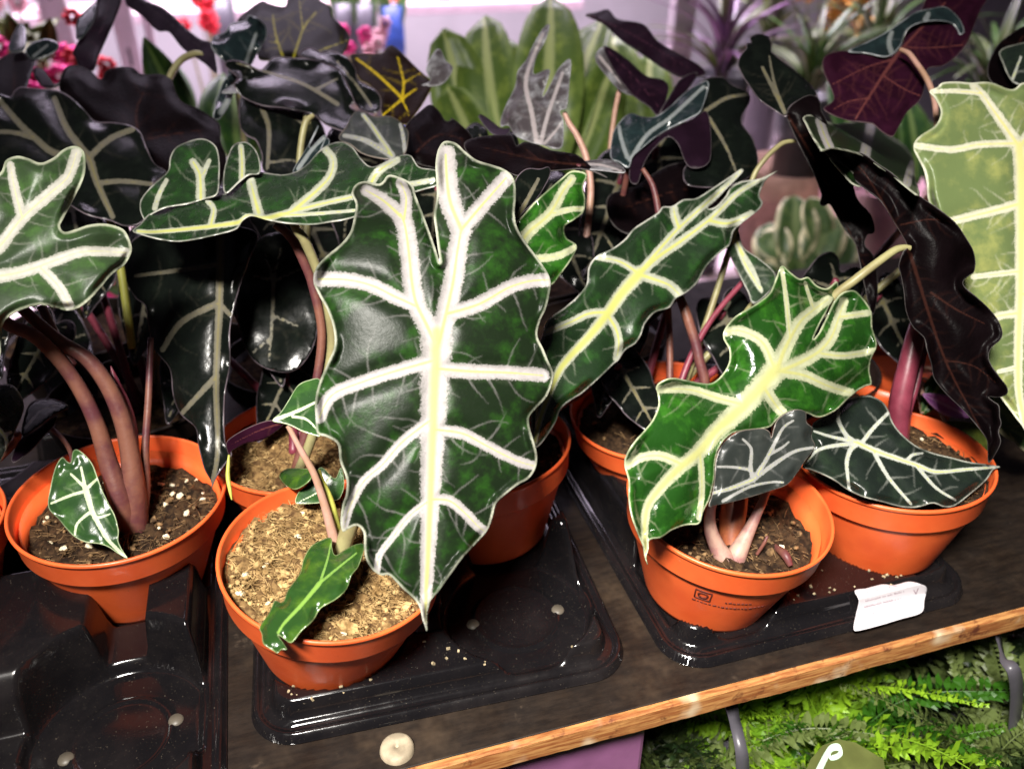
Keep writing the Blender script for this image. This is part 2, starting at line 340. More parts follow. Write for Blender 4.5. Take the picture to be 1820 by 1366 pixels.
def patch(outline, veins, dp, res=5.0, mw=6.0, cup=0.0, ripple=0.0, lam=120, quilt=0.002, finegap=26, finelen=70, seed=1, curl=None, core=0.38, smoothit=6, closed_n=6):
    rng = np.random.default_rng(seed)
    poly = resample(spline(outline, closed_n, True), res)
    V = [(w0, w1, spline(p, 5)) for (w0, w1, p) in veins]
    lo, hi = poly.min(0), poly.max(0)
    gx, gy = np.meshgrid(np.arange(lo[0], hi[0]+res, res), np.arange(lo[1], hi[1]+res, res*0.866))
    gx = gx+((np.arange(gx.shape[0]) % 2)*0.5*res)[:, None]
    P = np.stack([gx.ravel(), gy.ravel()], 1)
    P = P[inside(P, poly)]
    bd, _, _ = seg_dist(P, [(1, 1, np.vstack([poly, poly[:1]]))])
    P = P[bd > res*0.55]+rng.uniform(-.12, .12, (int((bd > res*0.55).sum()), 2))*res
    n = len(poly)
    r = delaunay_2d_cdt([Vector(p) for p in np.vstack([poly, P])], [], [list(range(n))], 1, 1e-4)
    Q = np.array([tuple(v) for v in r[0]]); T = np.array([f for f in r[2] if len(f) == 3], int)
    # orientation: seen from the camera counter-clockwise with y down
    a, b, c = Q[T[:, 0]], Q[T[:, 1]], Q[T[:, 2]]
    cr = (b[:, 0]-a[:, 0])*(c[:, 1]-a[:, 1])-(b[:, 1]-a[:, 1])*(c[:, 0]-a[:, 0])
    T[cr > 0] = T[cr > 0][:, ::-1]
    bq = np.vstack([poly, poly[:1]])
    bdist, _, bfr = seg_dist(Q, [(1, 1, bq)])
    per = np.linalg.norm(np.diff(bq, axis=0), axis=1).sum()
    if V:
        vd, vv, vf = seg_dist(Q, V)
        kv = seg_dist(Q, [(w0*core, w1*core*0.8, p) for (w0, w1, p) in V[:1]])[1]
        kv2 = seg_dist(Q, [(w0*core*0.55, w1*0.12, p) for (w0, w1, p) in V[1:]])[1] if len(V) > 1 else np.full(len(Q), -9.)
        kk = np.maximum(kv, kv2)
        fv = fine_veins(rng, V, poly, finelen, finegap) if finegap else []
        _, fx, ff = seg_dist(Q, fv) if fv else (0, np.full(len(Q), -9.), np.zeros(len(Q)))
        fi = np.clip(fx*1.6+0.1, 0, 1)*(1-0.65*ff)
    else:
        vd = np.full(len(Q), 50.); vv = np.full(len(Q), -9.); kk = vv.copy(); fi = np.zeros(len(Q))
    ev = 1-bdist/(mw*0.85)
    co = plane_inv(dp); d = 1/(co[0]+co[1]*Q[:, 0]+co[2]*Q[:, 1])
    off = np.zeros(len(Q))
    md = seg_dist(Q, V[:1])[0] if V else bdist*0
    if cup: off += cup*(md/120.0)**2/(1+0.5*(md/120.0))
    off -= quilt*(1-np.exp(-(vd/22.0)**2))*(np.clip(bdist/14.0, 0, 1))
    off += 0.0006*np.clip(kk, -0.5, 1)*-1
    if ripple:
        ph = rng.uniform(0, 6.28, 3)
        s = bfr*per
        w = np.sin(2*math.pi*s/lam+ph[0])+0.6*np.sin(2*math.pi*s/(lam*0.57)+ph[1])+0.4*np.sin(2*math.pi*s/(lam*1.9)+ph[2])
        off += ripple*w*np.exp(-(bdist/42.0)**1.3)
    if curl:
        for (cx, cy, rad, amt) in curl:
            off += amt*np.exp(-(((Q[:, 0]-cx)**2+(Q[:, 1]-cy)**2)/rad**2))
    # relax the offset a little so ridges stay soft
    E2 = np.vstack([T[:, [0, 1]], T[:, [1, 2]], T[:, [2, 0]]]); deg = np.bincount(E2.ravel(), minlength=len(Q)).astype(float)+1e-9
    for _ in range(smoothit):
        sm = np.bincount(E2[:, 0], off[E2[:, 1]], len(Q))+np.bincount(E2[:, 1], off[E2[:, 0]], len(Q))
        off = 0.5*off+0.5*sm/deg
    X = at(Q[:, 0], Q[:, 1], d+off)
    lf = np.stack([np.clip(vv, -1.5, 1), np.clip(kk, -1.5, 1), np.clip(ev, -1.5, 1), fi], 1)
    return X, T, lf
LEAF_N = [0]
def leaf(parent, patches, top='hero', under='u_black', label=None, thick=0.0005, name='leaf'):
    """patches: list of dicts for patch(); side='under' when the camera sees the lower face"""
    LEAF_N[0] += 1
    VV, TT, AA, MI, n = [], [], [], [], 0
    for i, p in enumerate(patches):
        p = dict(p); side = p.pop('side', 'top'); p.setdefault('seed', LEAF_N[0]*13+i)
        X, T, A = patch(**p)
        VV.append(X); TT.append(T+n); AA.append(A); MI.append(np.full(len(T), 0 if side == 'top' else 1)); n += len(X)
    o = mesh_obj(name, np.vstack(VV), np.vstack(TT), [M[top], M[under], M[top]], parent, np.concatenate(MI), attr=np.vstack(AA))
    s = o.modifiers.new('thickness', 'SOLIDIFY'); s.thickness = thick; s.offset = -1; s.material_offset = 1; s.use_rim = True
    if label: o['label'] = label
    return o
def stalk(parent, pts, mat, name='petiole', k=10, n=8):
    """pts: (px, py, depth, radius in photo pixels)"""
    a = np.array(pts, float); P = at(a[:, 0], a[:, 1], a[:, 2]); d = (P-CAM)@FW
    q = spline(np.column_stack([P, a[:, 3]*d/F_PX]), n)
    v, f = tube(q[:, :3], q[:, 3], k)
    return mesh_obj(name, v, f, M[mat], parent)
def auto_stalk(parent, px, py, d, foot, mat='stalk_brown', r0=0.0022, r1=0.0034):
    a = at(px, py, d); b = np.asarray(foot, float)
    h = a[2]-b[2]
    c1 = a+np.array([0, 0.012, -0.35*h]); c2 = b+np.array([(a[0]-b[0])*0.25, (a[1]-b[1])*0.25, 0.45*h])
    t = np.linspace(0, 1, 22)[:, None]
    q = (1-t)**3*a+3*(1-t)**2*t*c1+3*(1-t)*t*t*c2+t**3*b
    v, f = tube(q, np.linspace(r0, r1, 22), 8)
    return mesh_obj('petiole', v, f, M[mat], parent)

# ------------------------------------------------------------------ the shelf and what it stands over
FLOOR_Z = -0.80
def tagS(o): return tag(o, kind='structure')
def sheet(name, x0, x1, y0, y1, z, mat):
    return mesh_obj(name, [(x0, y0, z), (x1, y0, z), (x1, y1, z), (x0, y1, z)], [(0, 1, 2, 3)], mat, smooth=False)
M['concrete'] = mat_plain('concrete', (0.10, 0.095, 0.10), 0.7, 0.3, scale=6)
tagS(sheet('floor', -6, 6, -3, 6, FLOOR_Z, M['concrete']))
M['wall'] = mat_plain('lavender_wall', (0.62, 0.55, 0.64), 0.7, 0.2, var=0.15, scale=3)
tagS(mesh_obj('back_wall', [(-6, 3.6, FLOOR_Z), (6, 3.6, FLOOR_Z), (6, 3.6, 2.6), (-6, 3.6, 2.6)], [(0, 1, 2, 3)], M['wall'], smooth=False))

def mat_board():
    n = NT('shelf_top'); v = n.mapped((9, 40, 40)); g = n.noise(5, 6, 0.7, v); g2 = n.noise(30, 5, 0.7); g3 = n.noise(9, 5, 0.75)
    col = n.mix(n.ramp(g, 0.35, 0.7), (0.0085, 0.0055, 0.0042, 1), (0.020, 0.013, 0.009, 1))
    col = n.mix(n.ramp(g3, 0.50, 0.80, 0, 0.8), col, (0.072, 0.048, 0.030, 1))
    col = n.mix(n.ramp(g2, 0.62, 0.80, 0, 0.6), col, (0.17, 0.12, 0.08, 1))
    return n.done(n.pbsdf(col, n.ramp(g2, 0.2, 0.8, 0.40, 0.75), 0.22, n.bump(g2, 0.4, 0.0008)))
def mat_edge():
    n = NT('shelf_edge_wood'); v = n.mapped((5, 60, 60)); g = n.noise(7, 5, 0.65, v); g2 = n.noise(60, 4, 0.7); g3 = n.noise(22, 3)
    col = n.mix(n.ramp(g, 0.35, 0.68), (0.24, 0.075, 0.022, 1), (0.50, 0.25, 0.085, 1))
    col = n.mix(n.ramp(g3, 0.56, 0.70), col, (0.62, 0.50, 0.34, 1))
    col = n.mix(n.ramp(g2, 0.55, 0.70), col, (0.10, 0.026, 0.012, 1))
    return n.done(n.pbsdf(col, 0.6, 0.3, n.bump(g2, 0.5, 0.0006)))
M['board'] = mat_board(); M['edge'] = mat_edge()
shelf = thing('display_shelf', (0.3, 0.275, 0), 'dark scuffed wooden shelf with orange-brown raw front edge under the black trays', 'shelf')
v, f = box((0.25, 0.5485, -0.0085), (1.25, 0.2715, 0.0085)); bevel(mesh_obj('board', v, f, M['board'], shelf, smooth=False), 0.0008)
ex = np.linspace(-0.45, 0.95, 420); er = np.random.default_rng(5); w1 = np.convolve(er.normal(0, 1, 460), np.ones(9)/9, 'same')[:420]; w2 = np.convolve(er.normal(0, 1, 460), np.ones(5)/5, 'same')[:420]
prof = [(0.2775, -0.0006), (0.2740, -0.0004), (0.2728, -0.0016), (0.2726, -0.0080), (0.2728, -0.0152), (0.2742, -0.0166), (0.2775, -0.0167)]
V = np.array([[(x, y-(0.0004*a if 0 < k < 6 else 0), z+(0.0004*b if k in (1, 2) else (-0.0006*a if k in (4, 5) else 0))) for k, (y, z) in enumerate(prof)] for x, a, b in zip(ex, w1, w2)]).reshape(-1, 3)
nk = len(prof); mesh_obj('edge_strip', V, [(i*nk+k, i*nk+k+1, (i+1)*nk+k+1, (i+1)*nk+k) for i in range(len(ex)-1) for k in range(nk-1)], M['edge'], shelf, smooth=False)
pw = at(706, 1332, 10.0)
plug = thing('screw_cap', (pw[0], pw[1], 0), 'round pale wooden screw cap on the shelf in front of the tray', 'screw cap')
v, f = lathe([(0.0, 0.0022), (0.0010, 0.0022), (0.0012, 0.0036), (0.0075, 0.0038), (0.0088, 0.0030), (0.0094, 0.0012), (0.0096, 0.0002)], 32)
M['capwood'] = mat_plain('cap_wood', (0.40, 0.33, 0.23), 0.6, 0.3, var=0.35, scale=120)
mesh_obj('cap_disc', v+np.array(plug.location), f, M['capwood'], plug)

# ------------------------------------------------------------------ trays
def tray(x0, x1, y0, y1, cups, label, seed, group='black nursery trays'):
    root = thing('plant_tray', ((x0+x1)/2, y0, 0), label, 'tray', group)
    st = 0.0015
    xs = np.arange(x0-0.013, x1+0.013+st, st); ys = np.arange(y0-0.013, y1+0.013+st, st)
    X, Y = np.meshgrid(xs, ys)
    sm = lambda a, lo, hi: (lambda t: t*t*(3-2*t))(np.clip((a-lo)/(hi-lo), 0, 1))
    cx, cy = (x0+x1)/2, (y0+y1)/2; rr = 0.016
    qx = np.abs(X-cx)-((x1-x0)/2-rr); qy = np.abs(Y-cy)-((y1-y0)/2-rr)
    sd = np.hypot(np.maximum(qx, 0), np.maximum(qy, 0))+np.minimum(np.maximum(qx, qy), 0)-rr     # rounded-rectangle distance
    plat = 0.0182+0.027*sm(Y, y0+0.060, y0+0.086)
    for a in range(len(cups)):                         # low saddles between neighbouring cups
        for b in range(a):
            A = np.array(cups[a]); B = np.array(cups[b]); L = np.linalg.norm(A-B)
            if L < 0.13:
                u = (B-A)/L; dx = X-A[0]; dy = Y-A[1]; t = dx*u[0]+dy*u[1]; s = np.abs(-dx*u[1]+dy*u[0])
                k = (1-sm(s, 0.011, 0.017))*((t > 0) & (t < L)); plat = plat*(1-k)+0.012*k
    Z = plat.copy()
    for (ax, ay) in cups:
        r = np.hypot(X-ax, Y-ay); Z = np.minimum(Z, 0.0035+0.045*sm(r, 0.0460, 0.0540)+0.0012*np.exp(-((r-0.026)/0.0012)**2))
    inn = 1-sm(sd, -0.0045, 0.0)
    lipz = 0.0062-0.0022*np.exp(-((sd-0.0040)/0.0014)**2)
    Z = Z*inn+lipz*(1-inn)
    Z = Z*(1-sm(sd, 0.0085, 0.0105))+0.0006*sm(sd, 0.0085, 0.0105)
    gy_, gx_ = np.gradient(sd, st); ov = np.clip(sd-0.0108, 0, 0.004); X = X-gx_*ov; Y = Y-gy_*ov; keep = sd < 0.0108
    nx = len(xs); idx = np.arange(X.size).reshape(X.shape)
    q = np.stack([idx[:-1, :-1], idx[:-1, 1:], idx[1:, 1:], idx[1:, :-1]], -1).reshape(-1, 4)
    q = q[keep.ravel()[q].any(1)]
    u, inv = np.unique(q, return_inverse=True); Vv = np.stack([X.ravel(), Y.ravel(), Z.ravel()+0.0005], 1)[u]
    o = mesh_obj('tray_body', Vv, inv.reshape(-1, 4), M['tray'], root)
    rng = np.random.default_rng(seed)
    for (ax, ay) in cups[:2]:
        for s in (0.028,):
            a = rng.uniform(-0.2, 0.5); v, f = lathe([(0, 0.0054), (0.0035, 0.0053), (0.0042, 0.0040)], 20)
            mesh_obj('drain_button', v+np.array([ax+s*math.cos(a), ay+s*math.sin(a), 0]), f, M['button'], root)
            mesh_obj('drain_button', v+np.array([ax-s*math.cos(a), ay-s*math.sin(a), 0]), f, M['button'], root)
    g = G()                                            # crumbs of soil spilt on the tray
    for _ in range(55):
        x = rng.uniform(x0+0.004, x1-0.004); y = y0+rng.uniform(0.002, 0.012)+0.09*rng.random()**3
        i = int((x-xs[0])/st); j = int((y-ys[0])/st); z = Z[j, i]
        if z < 0.0145: continue
        s = rng.uniform(0.0003, 0.0008); v, f = box((x, y, z+s), (s*rng.uniform(.7, 1.8), s, s*0.8), tiltR(rng.normal(0, 1, 3))); g.add(v, f)
    if g.n:
        v, f = g.out(); tag(mesh_obj('soil_crumbs', v, f, M['crumb'], root, smooth=False), kind='stuff')
    return root
M['button'] = mat_plain('drain_button', (0.10, 0.085, 0.065), 0.45, 0.4)
M['crumb'] = mat_plain('crumb', (0.45, 0.36, 0.22), 0.8, 0.2, var=0.6, scale=400)
tray_l = tray(-0.292, -0.080, 0.279, 0.62, [(-0.124, 0.336), (-0.240, 0.336), (-0.124, 0.463), (-0.250, 0.458), (-0.125, 0.585), (-0.250, 0.585)], 'black plastic nursery tray with an empty cup in front at the far left', 1)
tray_m = tray(-0.046, 0.156, 0.3145, 0.64, [(0.107, 0.362), (-0.006, 0.371), (0.114, 0.447), (-0.006, 0.490), (0.118, 0.575), (0.0, 0.612)], 'black plastic nursery tray in the middle with one empty cup beside the front pot', 2)
tray_r = tray(0.198, 0.401, 0.301, 0.63, [(0.239, 0.349), (0.375, 0.356), (0.255, 0.460), (0.375, 0.480), (0.25, 0.585), (0.36, 0.60)], 'black plastic nursery tray with white paper label stuck on its front wall', 3)
tray_m.rotation_euler.z = math.radians(-2.6)
# the label on the right tray's front wall
lab = np.array([(1519, 1049), (1540, 1045), (1568, 1038), (1590, 1039), (1615, 1033), (1635, 1037), (1647, 1044), (1643, 1066), (1638, 1088), (1600, 1100), (1560, 1112), (1520, 1121), (1517, 1112), (1522, 1088), (1526, 1066)], float)
def label_xyz(px, py, lift=0.0):
    px = np.asarray(px, float); py = np.asarray(py, float)
    r = ray(px, py); P = CAM+r*((0.2988-lift)/r[:, 1])[:, None]
    hi = P[:, 2] > 0.0195; P[hi] = (CAM+r*((0.0195+lift-CAM_H)/r[:, 2])[:, None])[hi]
    lo_ = P[:, 2] < 0.0076; P[lo_] = (CAM+r*((0.0076+lift-CAM_H)/r[:, 2])[:, None])[lo_]
    return P
X_, T_, _ = patch(lab, [], [(1519, 1049, .5), (1647, 1044, .5), (1560, 1112, .5)], res=2.5)
q_ = X_-CAM; z_ = q_@FW; LP = label_xyz(910+F_PX*(q_@RT)/z_, 683-F_PX*(q_@UP)/z_)
lo = mesh_obj('paper_label', LP, T_, M['paper'], tray_r, smooth=False)
s = lo.modifiers.new('thickness', 'SOLIDIFY'); s.thickness = 0.0002; s.offset = 1
lo['label'] = 'creased white paper label with faint print'
g = G(); rr = random.Random(4)
for (xa, ya, xb, yb, h) in ((1528, 1056, 1600, 1041, 4.0), (1538, 1069, 1606, 1052, 3.2), (1536, 1080, 1598, 1065, 3.2), (1549, 1092, 1558, 1089, 4), (1551, 1104, 1559, 1101, 4), (1613, 1087, 1629, 1083, 3.0), (1524, 1113, 1526, 1112, 4)):
    L = math.hypot(xb-xa, yb-ya); x = 0
    while x < L:
        if rr.random() < 0.14: x += 3.0
        w = rr.uniform(0.6, 1.3); fx = xa+(xb-xa)*x/L; fy = ya+(yb-ya)*x/L; hh = h*rr.choice((0.6, 0.6, 1.0))
        q = label_xyz([fx, fx+w, fx+w, fx], [fy, fy-w*0.22, fy-hh-w*0.22, fy-hh], 0.0004); g.add(q, [(0, 1, 2, 3)]); x += w+rr.uniform(0.5, 0.9)
for (xa, ya, xb, yb) in ((1623, 1048, 1627, 1055), (1627, 1055, 1631, 1045)):
    q = label_xyz([xa, xa+2, xb+2, xb], [ya, ya, yb, yb], 0.0004); g.add(q, [(0, 1, 2, 3)])
v, f = g.out(); mesh_obj('print', v, f, M['ink'], lo, smooth=False)

# ------------------------------------------------------------------ pots with soil
def soil_fibres(rng, n, rad, L, r0, r1):
    V, Fc = [], []
    for i in range(n):
        a = rng.uniform(0, 6.283); r = rad*math.sqrt(rng.random()); p = np.array([r*math.cos(a), r*math.sin(a), rng.uniform(-0.0005, 0.0022)])
        th = rng.uniform(0, 6.283); l = L*rng.uniform(0.4, 1.4); pts = [p]; d = np.array([math.cos(th), math.sin(th), rng.normal(0, 0.30)])
        bend = rng.normal(0, 0.55)
        for k in range(3):
            c, s = math.cos(bend), math.sin(bend); d = np.array([d[0]*c-d[1]*s, d[0]*s+d[1]*c, d[2]-0.12]); pts.append(pts[-1]+d*l/3)
        pts = np.array(pts)
        w = rng.uniform(r0, r1); side = np.cross(d, [0, 0, 1.0]); side /= np.linalg.norm(side)+1e-9
        b = len(V)
        for k, q in enumerate(pts):
            ww = w*(1-0.25*k); V += [q-side*ww, q+side*ww, q+np.array([0, 0, ww*1.5])]
        for k in range(3):
            o = b+3*k
            for e in ((0, 1), (1, 2), (2, 0)): Fc.append((o+e[0], o+e[1], o+3+e[1], o+3+e[0]))
    V = np.array(V); r = np.hypot(V[:, 0], V[:, 1]); k = np.minimum(1, (rad+0.003)/np.maximum(r, 1e-6)); V[:, :2] *= k[:, None]
    return V, Fc
def blob(rng, c, r, flat=0.7):
    base = np.array([(0, 0, 1), (.89, 0, .45), (.28, .85, .45), (-.72, .53, .45), (-.72, -.53, .45), (.28, -.85, .45), (.72, .53, -.45), (-.28, .85, -.45), (-.89, 0, -.45), (-.28, -.85, -.45), (.72, -.53, -.45), (0, 0, -1)], float)
    base = base*(1+rng.uniform(-.28, .28, (12, 1)))*np.array([1, 1, flat])*r
    Fc = [(0, 1, 2), (0, 2, 3), (0, 3, 4), (0, 4, 5), (0, 5, 1), (1, 6, 2), (2, 7, 3), (3, 8, 4), (4, 9, 5), (5, 10, 1), (6, 7, 2), (7, 8, 3), (8, 9, 4), (9, 10, 5), (10, 6, 1), (6, 11, 7), (7, 11, 8), (8, 11, 9), (9, 11, 10), (10, 11, 6)]
    return base@tiltR(rng.normal(0, 1, 3)+np.array([0, 0, 2.5])).T+np.asarray(c), Fc
POT_H = 0.075
def potted(center, tilt, label, soil='tan', potmat='pot', drop=0.014, r=0.063, seed=1, fibres=900, perlite=14, detail=True, cat='potted plant', group='potted alocasias on the shelf', name='potted_alocasia'):
    n = np.array([tilt[0], tilt[1], 1.0]); n /= np.linalg.norm(n); R = tiltR(n); c = np.asarray(center, float)
    base = c-n*POT_H; root = thing(name, base, label, cat, group)
    k = r/0.060; rng = np.random.default_rng(seed)
    tf = lambda v: (np.asarray(v)@R.T)+base
    H = POT_H
    body = [(0.0, 0.0006), (0.034*k, 0.0006), (0.0380*k, 0.0015), (0.0390*k, 0.004), (0.0545*k, H-0.0225), (0.0552*k, H-0.0205), (0.0566*k, H-0.0200), (0.0566*k, H-0.019), (0.0555*k, H-0.010), (0.0535*k, H-0.024), (0.0375*k, 0.004), (0.0, 0.003)]
    v, f = lathe(body, 80 if detail else 40); po = mesh_obj('flower_pot', tf(v), f, M[potmat], root)
    rim = [(0.0560*k, H-0.0190), (0.0577*k, H-0.0196), (0.0580*k, H-0.0188), (0.0593*k, H-0.0040), (0.0596*k, H-0.0032), (0.0606*k, H-0.0026), (0.0608*k, H-0.0012), (0.0602*k, H-0.0002), (0.0592*k, H-0.0002), (0.0586*k, H-0.0016), (0.0570*k, H-0.018), (0.0560*k, H-0.0190)]
    v, f = lathe(rim, 96 if detail else 48); mesh_obj('pot_rim', tf(v), f, M[potmat], po)
    rs = (0.0530 if drop > 0.017 else 0.0572)*k
    # soil: lumpy disc
    rings, seg = (26, 72) if detail else (10, 32)
    rr_ = np.linspace(0, rs, rings)[1:]; a = np.arange(seg)*2*math.pi/seg
    X = np.concatenate([[0], np.outer(rr_, np.cos(a)).ravel()]); Y = np.concatenate([[0], np.outer(rr_, np.sin(a)).ravel()])
    Z = H-drop+0.0022*np.sin(X*210+seed)*np.cos(Y*170+seed*2)+rng.normal(0, 0.0008, len(X))+0.0016*np.sin(X*520+Y*410+seed)
    Fc = [(0, 1+j, 1+(j+1) % seg) for j in range(seg)]+[(1+i*seg+j, 1+(i+1)*seg+j, 1+(i+1)*seg+(j+1) % seg, 1+i*seg+(j+1) % seg) for i in range(rings-2) for j in range(seg)]
    so = mesh_obj('soil', tf(np.stack([X, Y, Z], 1)), Fc, M['soil_'+soil], root)
    if fibres:
        v, f = soil_fibres(rng, fibres, rs-0.004, 0.011, 0.00014, 0.00042); v = v+np.array([0, 0, H-drop])
        tag(mesh_obj('soil_fibres', tf(v), f, M['fibre_'+soil], so, smooth=False), kind='stuff')
        g = G()
        for _ in range(perlite+fibres//5):
            big = _ < perlite; rad = rng.uniform(0.0012, 0.0026) if big else (rng.uniform(0.0022, 0.0036) if _ % 29 == 0 else rng.uniform(0.0006, 0.0020))
            a_ = rng.uniform(0, 6.283); q = (rs-0.003)*math.sqrt(rng.random()); v, f = blob(rng, (q*math.cos(a_), q*math.sin(a_), H-drop+0.0010), rad); g.add(v, f, 0 if big else 1)
        v, f = g.out(); o = mesh_obj('perlite_and_crumbs', tf(v), f, [M['perlite'], M['fibre_'+soil]], so, mat_idx=g.mi, smooth=False); tag(o, kind='stuff')
    root['_'] = 0; del root['_']
    return root, (lambda x, y, z: tf(np.array([[x, y, z]]))[0]), tf(np.array([[0, 0, H-drop]]))[0]

POTS = {}
def P_(key, *a, **k): POTS[key] = potted(*a, **k)
P_('A', (-0.121, 0.46, 0.08), (0.041, -0.035), 'alocasia with thick brown stalks and one small upright leaf in the left pot', soil='brown', drop=0.022, seed=11, fibres=800, perlite=34)
P_('B', (0.003, 0.365, 0.082), (0.138, -0.077), 'alocasia with huge cream-veined arrowhead leaf hanging over the tan soil of the front pot', soil='tan', drop=0.010, seed=12, fibres=3800, perlite=26)
P_('C', (0.243, 0.345, 0.08), (0.075, -0.050), 'alocasia with bright glossy drooping leaf and slate-grey leaf above a stamped pot', soil='brown', drop=0.022, seed=13, fibres=500, perlite=7)
P_('D', (0.373, 0.359, 0.08), (-0.04, 0.05), 'alocasia with dark leaf resting on the rim of the rightmost front pot', soil='brown', drop=0.012, seed=14, fibres=500, perlite=10)
P_('E', (0.109, 0.45, 0.08), (-0.08, 0.08), 'alocasia with long slanting pointed leaf behind the big arrowhead leaf', soil='brown', drop=0.016, seed=15, fibres=250, perlite=4)
P_('F', (0.247, 0.459, 0.08), (-0.11, -0.012), 'alocasia in the pot behind the stamped pot with long twisted violet-black leaf', soil='brown', drop=0.016, seed=16, fibres=150, perlite=3)
P_('G', (-0.25, 0.458, 0.08), (0, 0), 'alocasia in the pot cut off by the left edge with small shaded leaves', soil='brown', drop=0.016, seed=17, fibres=100, perlite=2)
P_('H', (-0.006, 0.49, 0.08), (0, 0.0), 'alocasia with long flat-lying rippled leaf and black hanging leaf behind the front pot', soil='tan', drop=0.014, r=0.061, seed=18, fibres=600, perlite=6)
M['pot_shade'] = mat_plain('pot_painted_shade', (0.020, 0.012, 0.010), 0.5, 0.3)  # near-black colour stands for the shade on the back-row pots
BK = dict(potmat='pot_shade', fibres=0, detail=False, soil='brown', drop=0.014)
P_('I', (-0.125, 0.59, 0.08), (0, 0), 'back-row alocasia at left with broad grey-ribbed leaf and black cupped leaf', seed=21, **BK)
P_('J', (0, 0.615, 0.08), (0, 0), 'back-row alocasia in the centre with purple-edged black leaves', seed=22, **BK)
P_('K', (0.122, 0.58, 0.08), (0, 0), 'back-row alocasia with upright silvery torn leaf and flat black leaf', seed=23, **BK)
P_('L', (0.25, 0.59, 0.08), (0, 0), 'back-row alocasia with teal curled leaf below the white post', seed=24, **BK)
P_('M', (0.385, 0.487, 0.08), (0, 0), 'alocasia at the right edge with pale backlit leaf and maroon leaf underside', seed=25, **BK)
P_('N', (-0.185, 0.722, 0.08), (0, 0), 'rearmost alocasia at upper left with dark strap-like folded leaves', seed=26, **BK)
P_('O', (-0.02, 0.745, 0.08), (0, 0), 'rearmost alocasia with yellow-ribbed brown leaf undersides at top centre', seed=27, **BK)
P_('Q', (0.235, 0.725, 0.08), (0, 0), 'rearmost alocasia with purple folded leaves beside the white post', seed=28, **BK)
def root_of(k): return POTS[k][0]
def soil_of(k): return POTS[k][2]

# stamp on pot C
def on_pot(key, ang, h, out=0.0003):
    root, tf, _ = POTS[key]; r = 1.05*(0.0390+(0.0545-0.0390)*(h-0.004)/(POT_H-0.0265)); return tf((r+out)*math.cos(ang), (r+out)*math.sin(ang), h)
g = G(); A0 = math.radians(-128)
def stroke(a0, h0, a1, h1, w=0.00045):
    n = 5; pts = np.array([on_pot('C', a0+(a1-a0)*t, h0+(h1-h0)*t, 0.0002) for t in np.linspace(0, 1, n)])
    v, f = tube(pts, w, 5); g.add(v, f)
u = 1/0.052
def au(x): return A0+x*u
for (xa, ya, xb, yb) in ((-.0045, .039, .0045, .039), (-.0045, .048, .0045, .048), (-.0045, .039, -.0045, .048), (.0045, .039, .0045, .048)): stroke(au(xa), ya, au(xb), yb)
for i in range(10):
    a, b = 2*math.pi*i/10, 2*math.pi*(i+1)/10; stroke(au(.0027*math.cos(a)), .0435+.0027*math.sin(a), au(.0027*math.cos(b)), .0435+.0027*math.sin(b), 0.0006)
x = -0.0055
for i in range(18):
    w = rr.uniform(0.0009, 0.0022); stroke(au(x), 0.0355, au(x+w), 0.0355+rr.uniform(-.0004, .0004), rr.uniform(.0003, .0006)); x += w+rr.uniform(.0006, .0011)
x = 0.013
for i in range(7):
    w = rr.uniform(0.0009, 0.0018); stroke(au(x), 0.0415, au(x+w), 0.0415+rr.uniform(-.0008, .0008), 0.0004); x += w+0.0008
v, f = g.out(); mesh_obj('printed_stamp', v, f, M['stamp'], root_of('C'))

# ------------------------------------------------------------------ LEAF DATA (photo pixels; depths in metres from where the plants stand)
A_, B_, C_, D_, E_, F_, G_, H_, I_, J_, K_, L_, M_, N_, O_, Q_ = (root_of(k) for k in 'ABCDEFGHIJKLMNOQ')

# the big arrowhead leaf of the front pot
hero_out = [(790,251),(810,254),(827,269),(847,284),(872,292),(895,300),(910,312),(916,327),(917,352),(915,380),(920,405),(935,430),(955,457),(972,482),(979,502),(976,527),(970,550),(962,567),(956,587),(957,602),(966,620),(975,642),(984,662),(982,680),(972,705),(952,727),(941,742),(942,760),(950,787),(955,810),(952,832),(940,850),(920,862),(897,880),(882,895),(876,917),(867,942),(847,965),(822,992),(800,1022),(780,1050),(766,1067),(761,1088),(759,1122),(752,1100),(746,1080),(737,1065),(715,1045),(692,1022),(677,1022),(662,1012),(650,992),(647,970),(646,947),(635,934),(620,939),(609,944),(605,925),(609,895),(615,877),(615,850),(604,820),(600,790),(582,777),(564,770),(561,745),(560,712),(567,680),(582,645),(594,615),(592,582),(581,550),(567,525),(557,500),(562,475),(580,455),(607,432),(622,412),(629,387),(632,362),(625,345),(630,330),(647,322),(675,326),(690,311),(710,315),(732,327),(740,350),(752,380),(767,420),(776,447),(782,466),(778,440),(774,410),(771,382),(776,350),(775,315),(774,290),(779,265)]
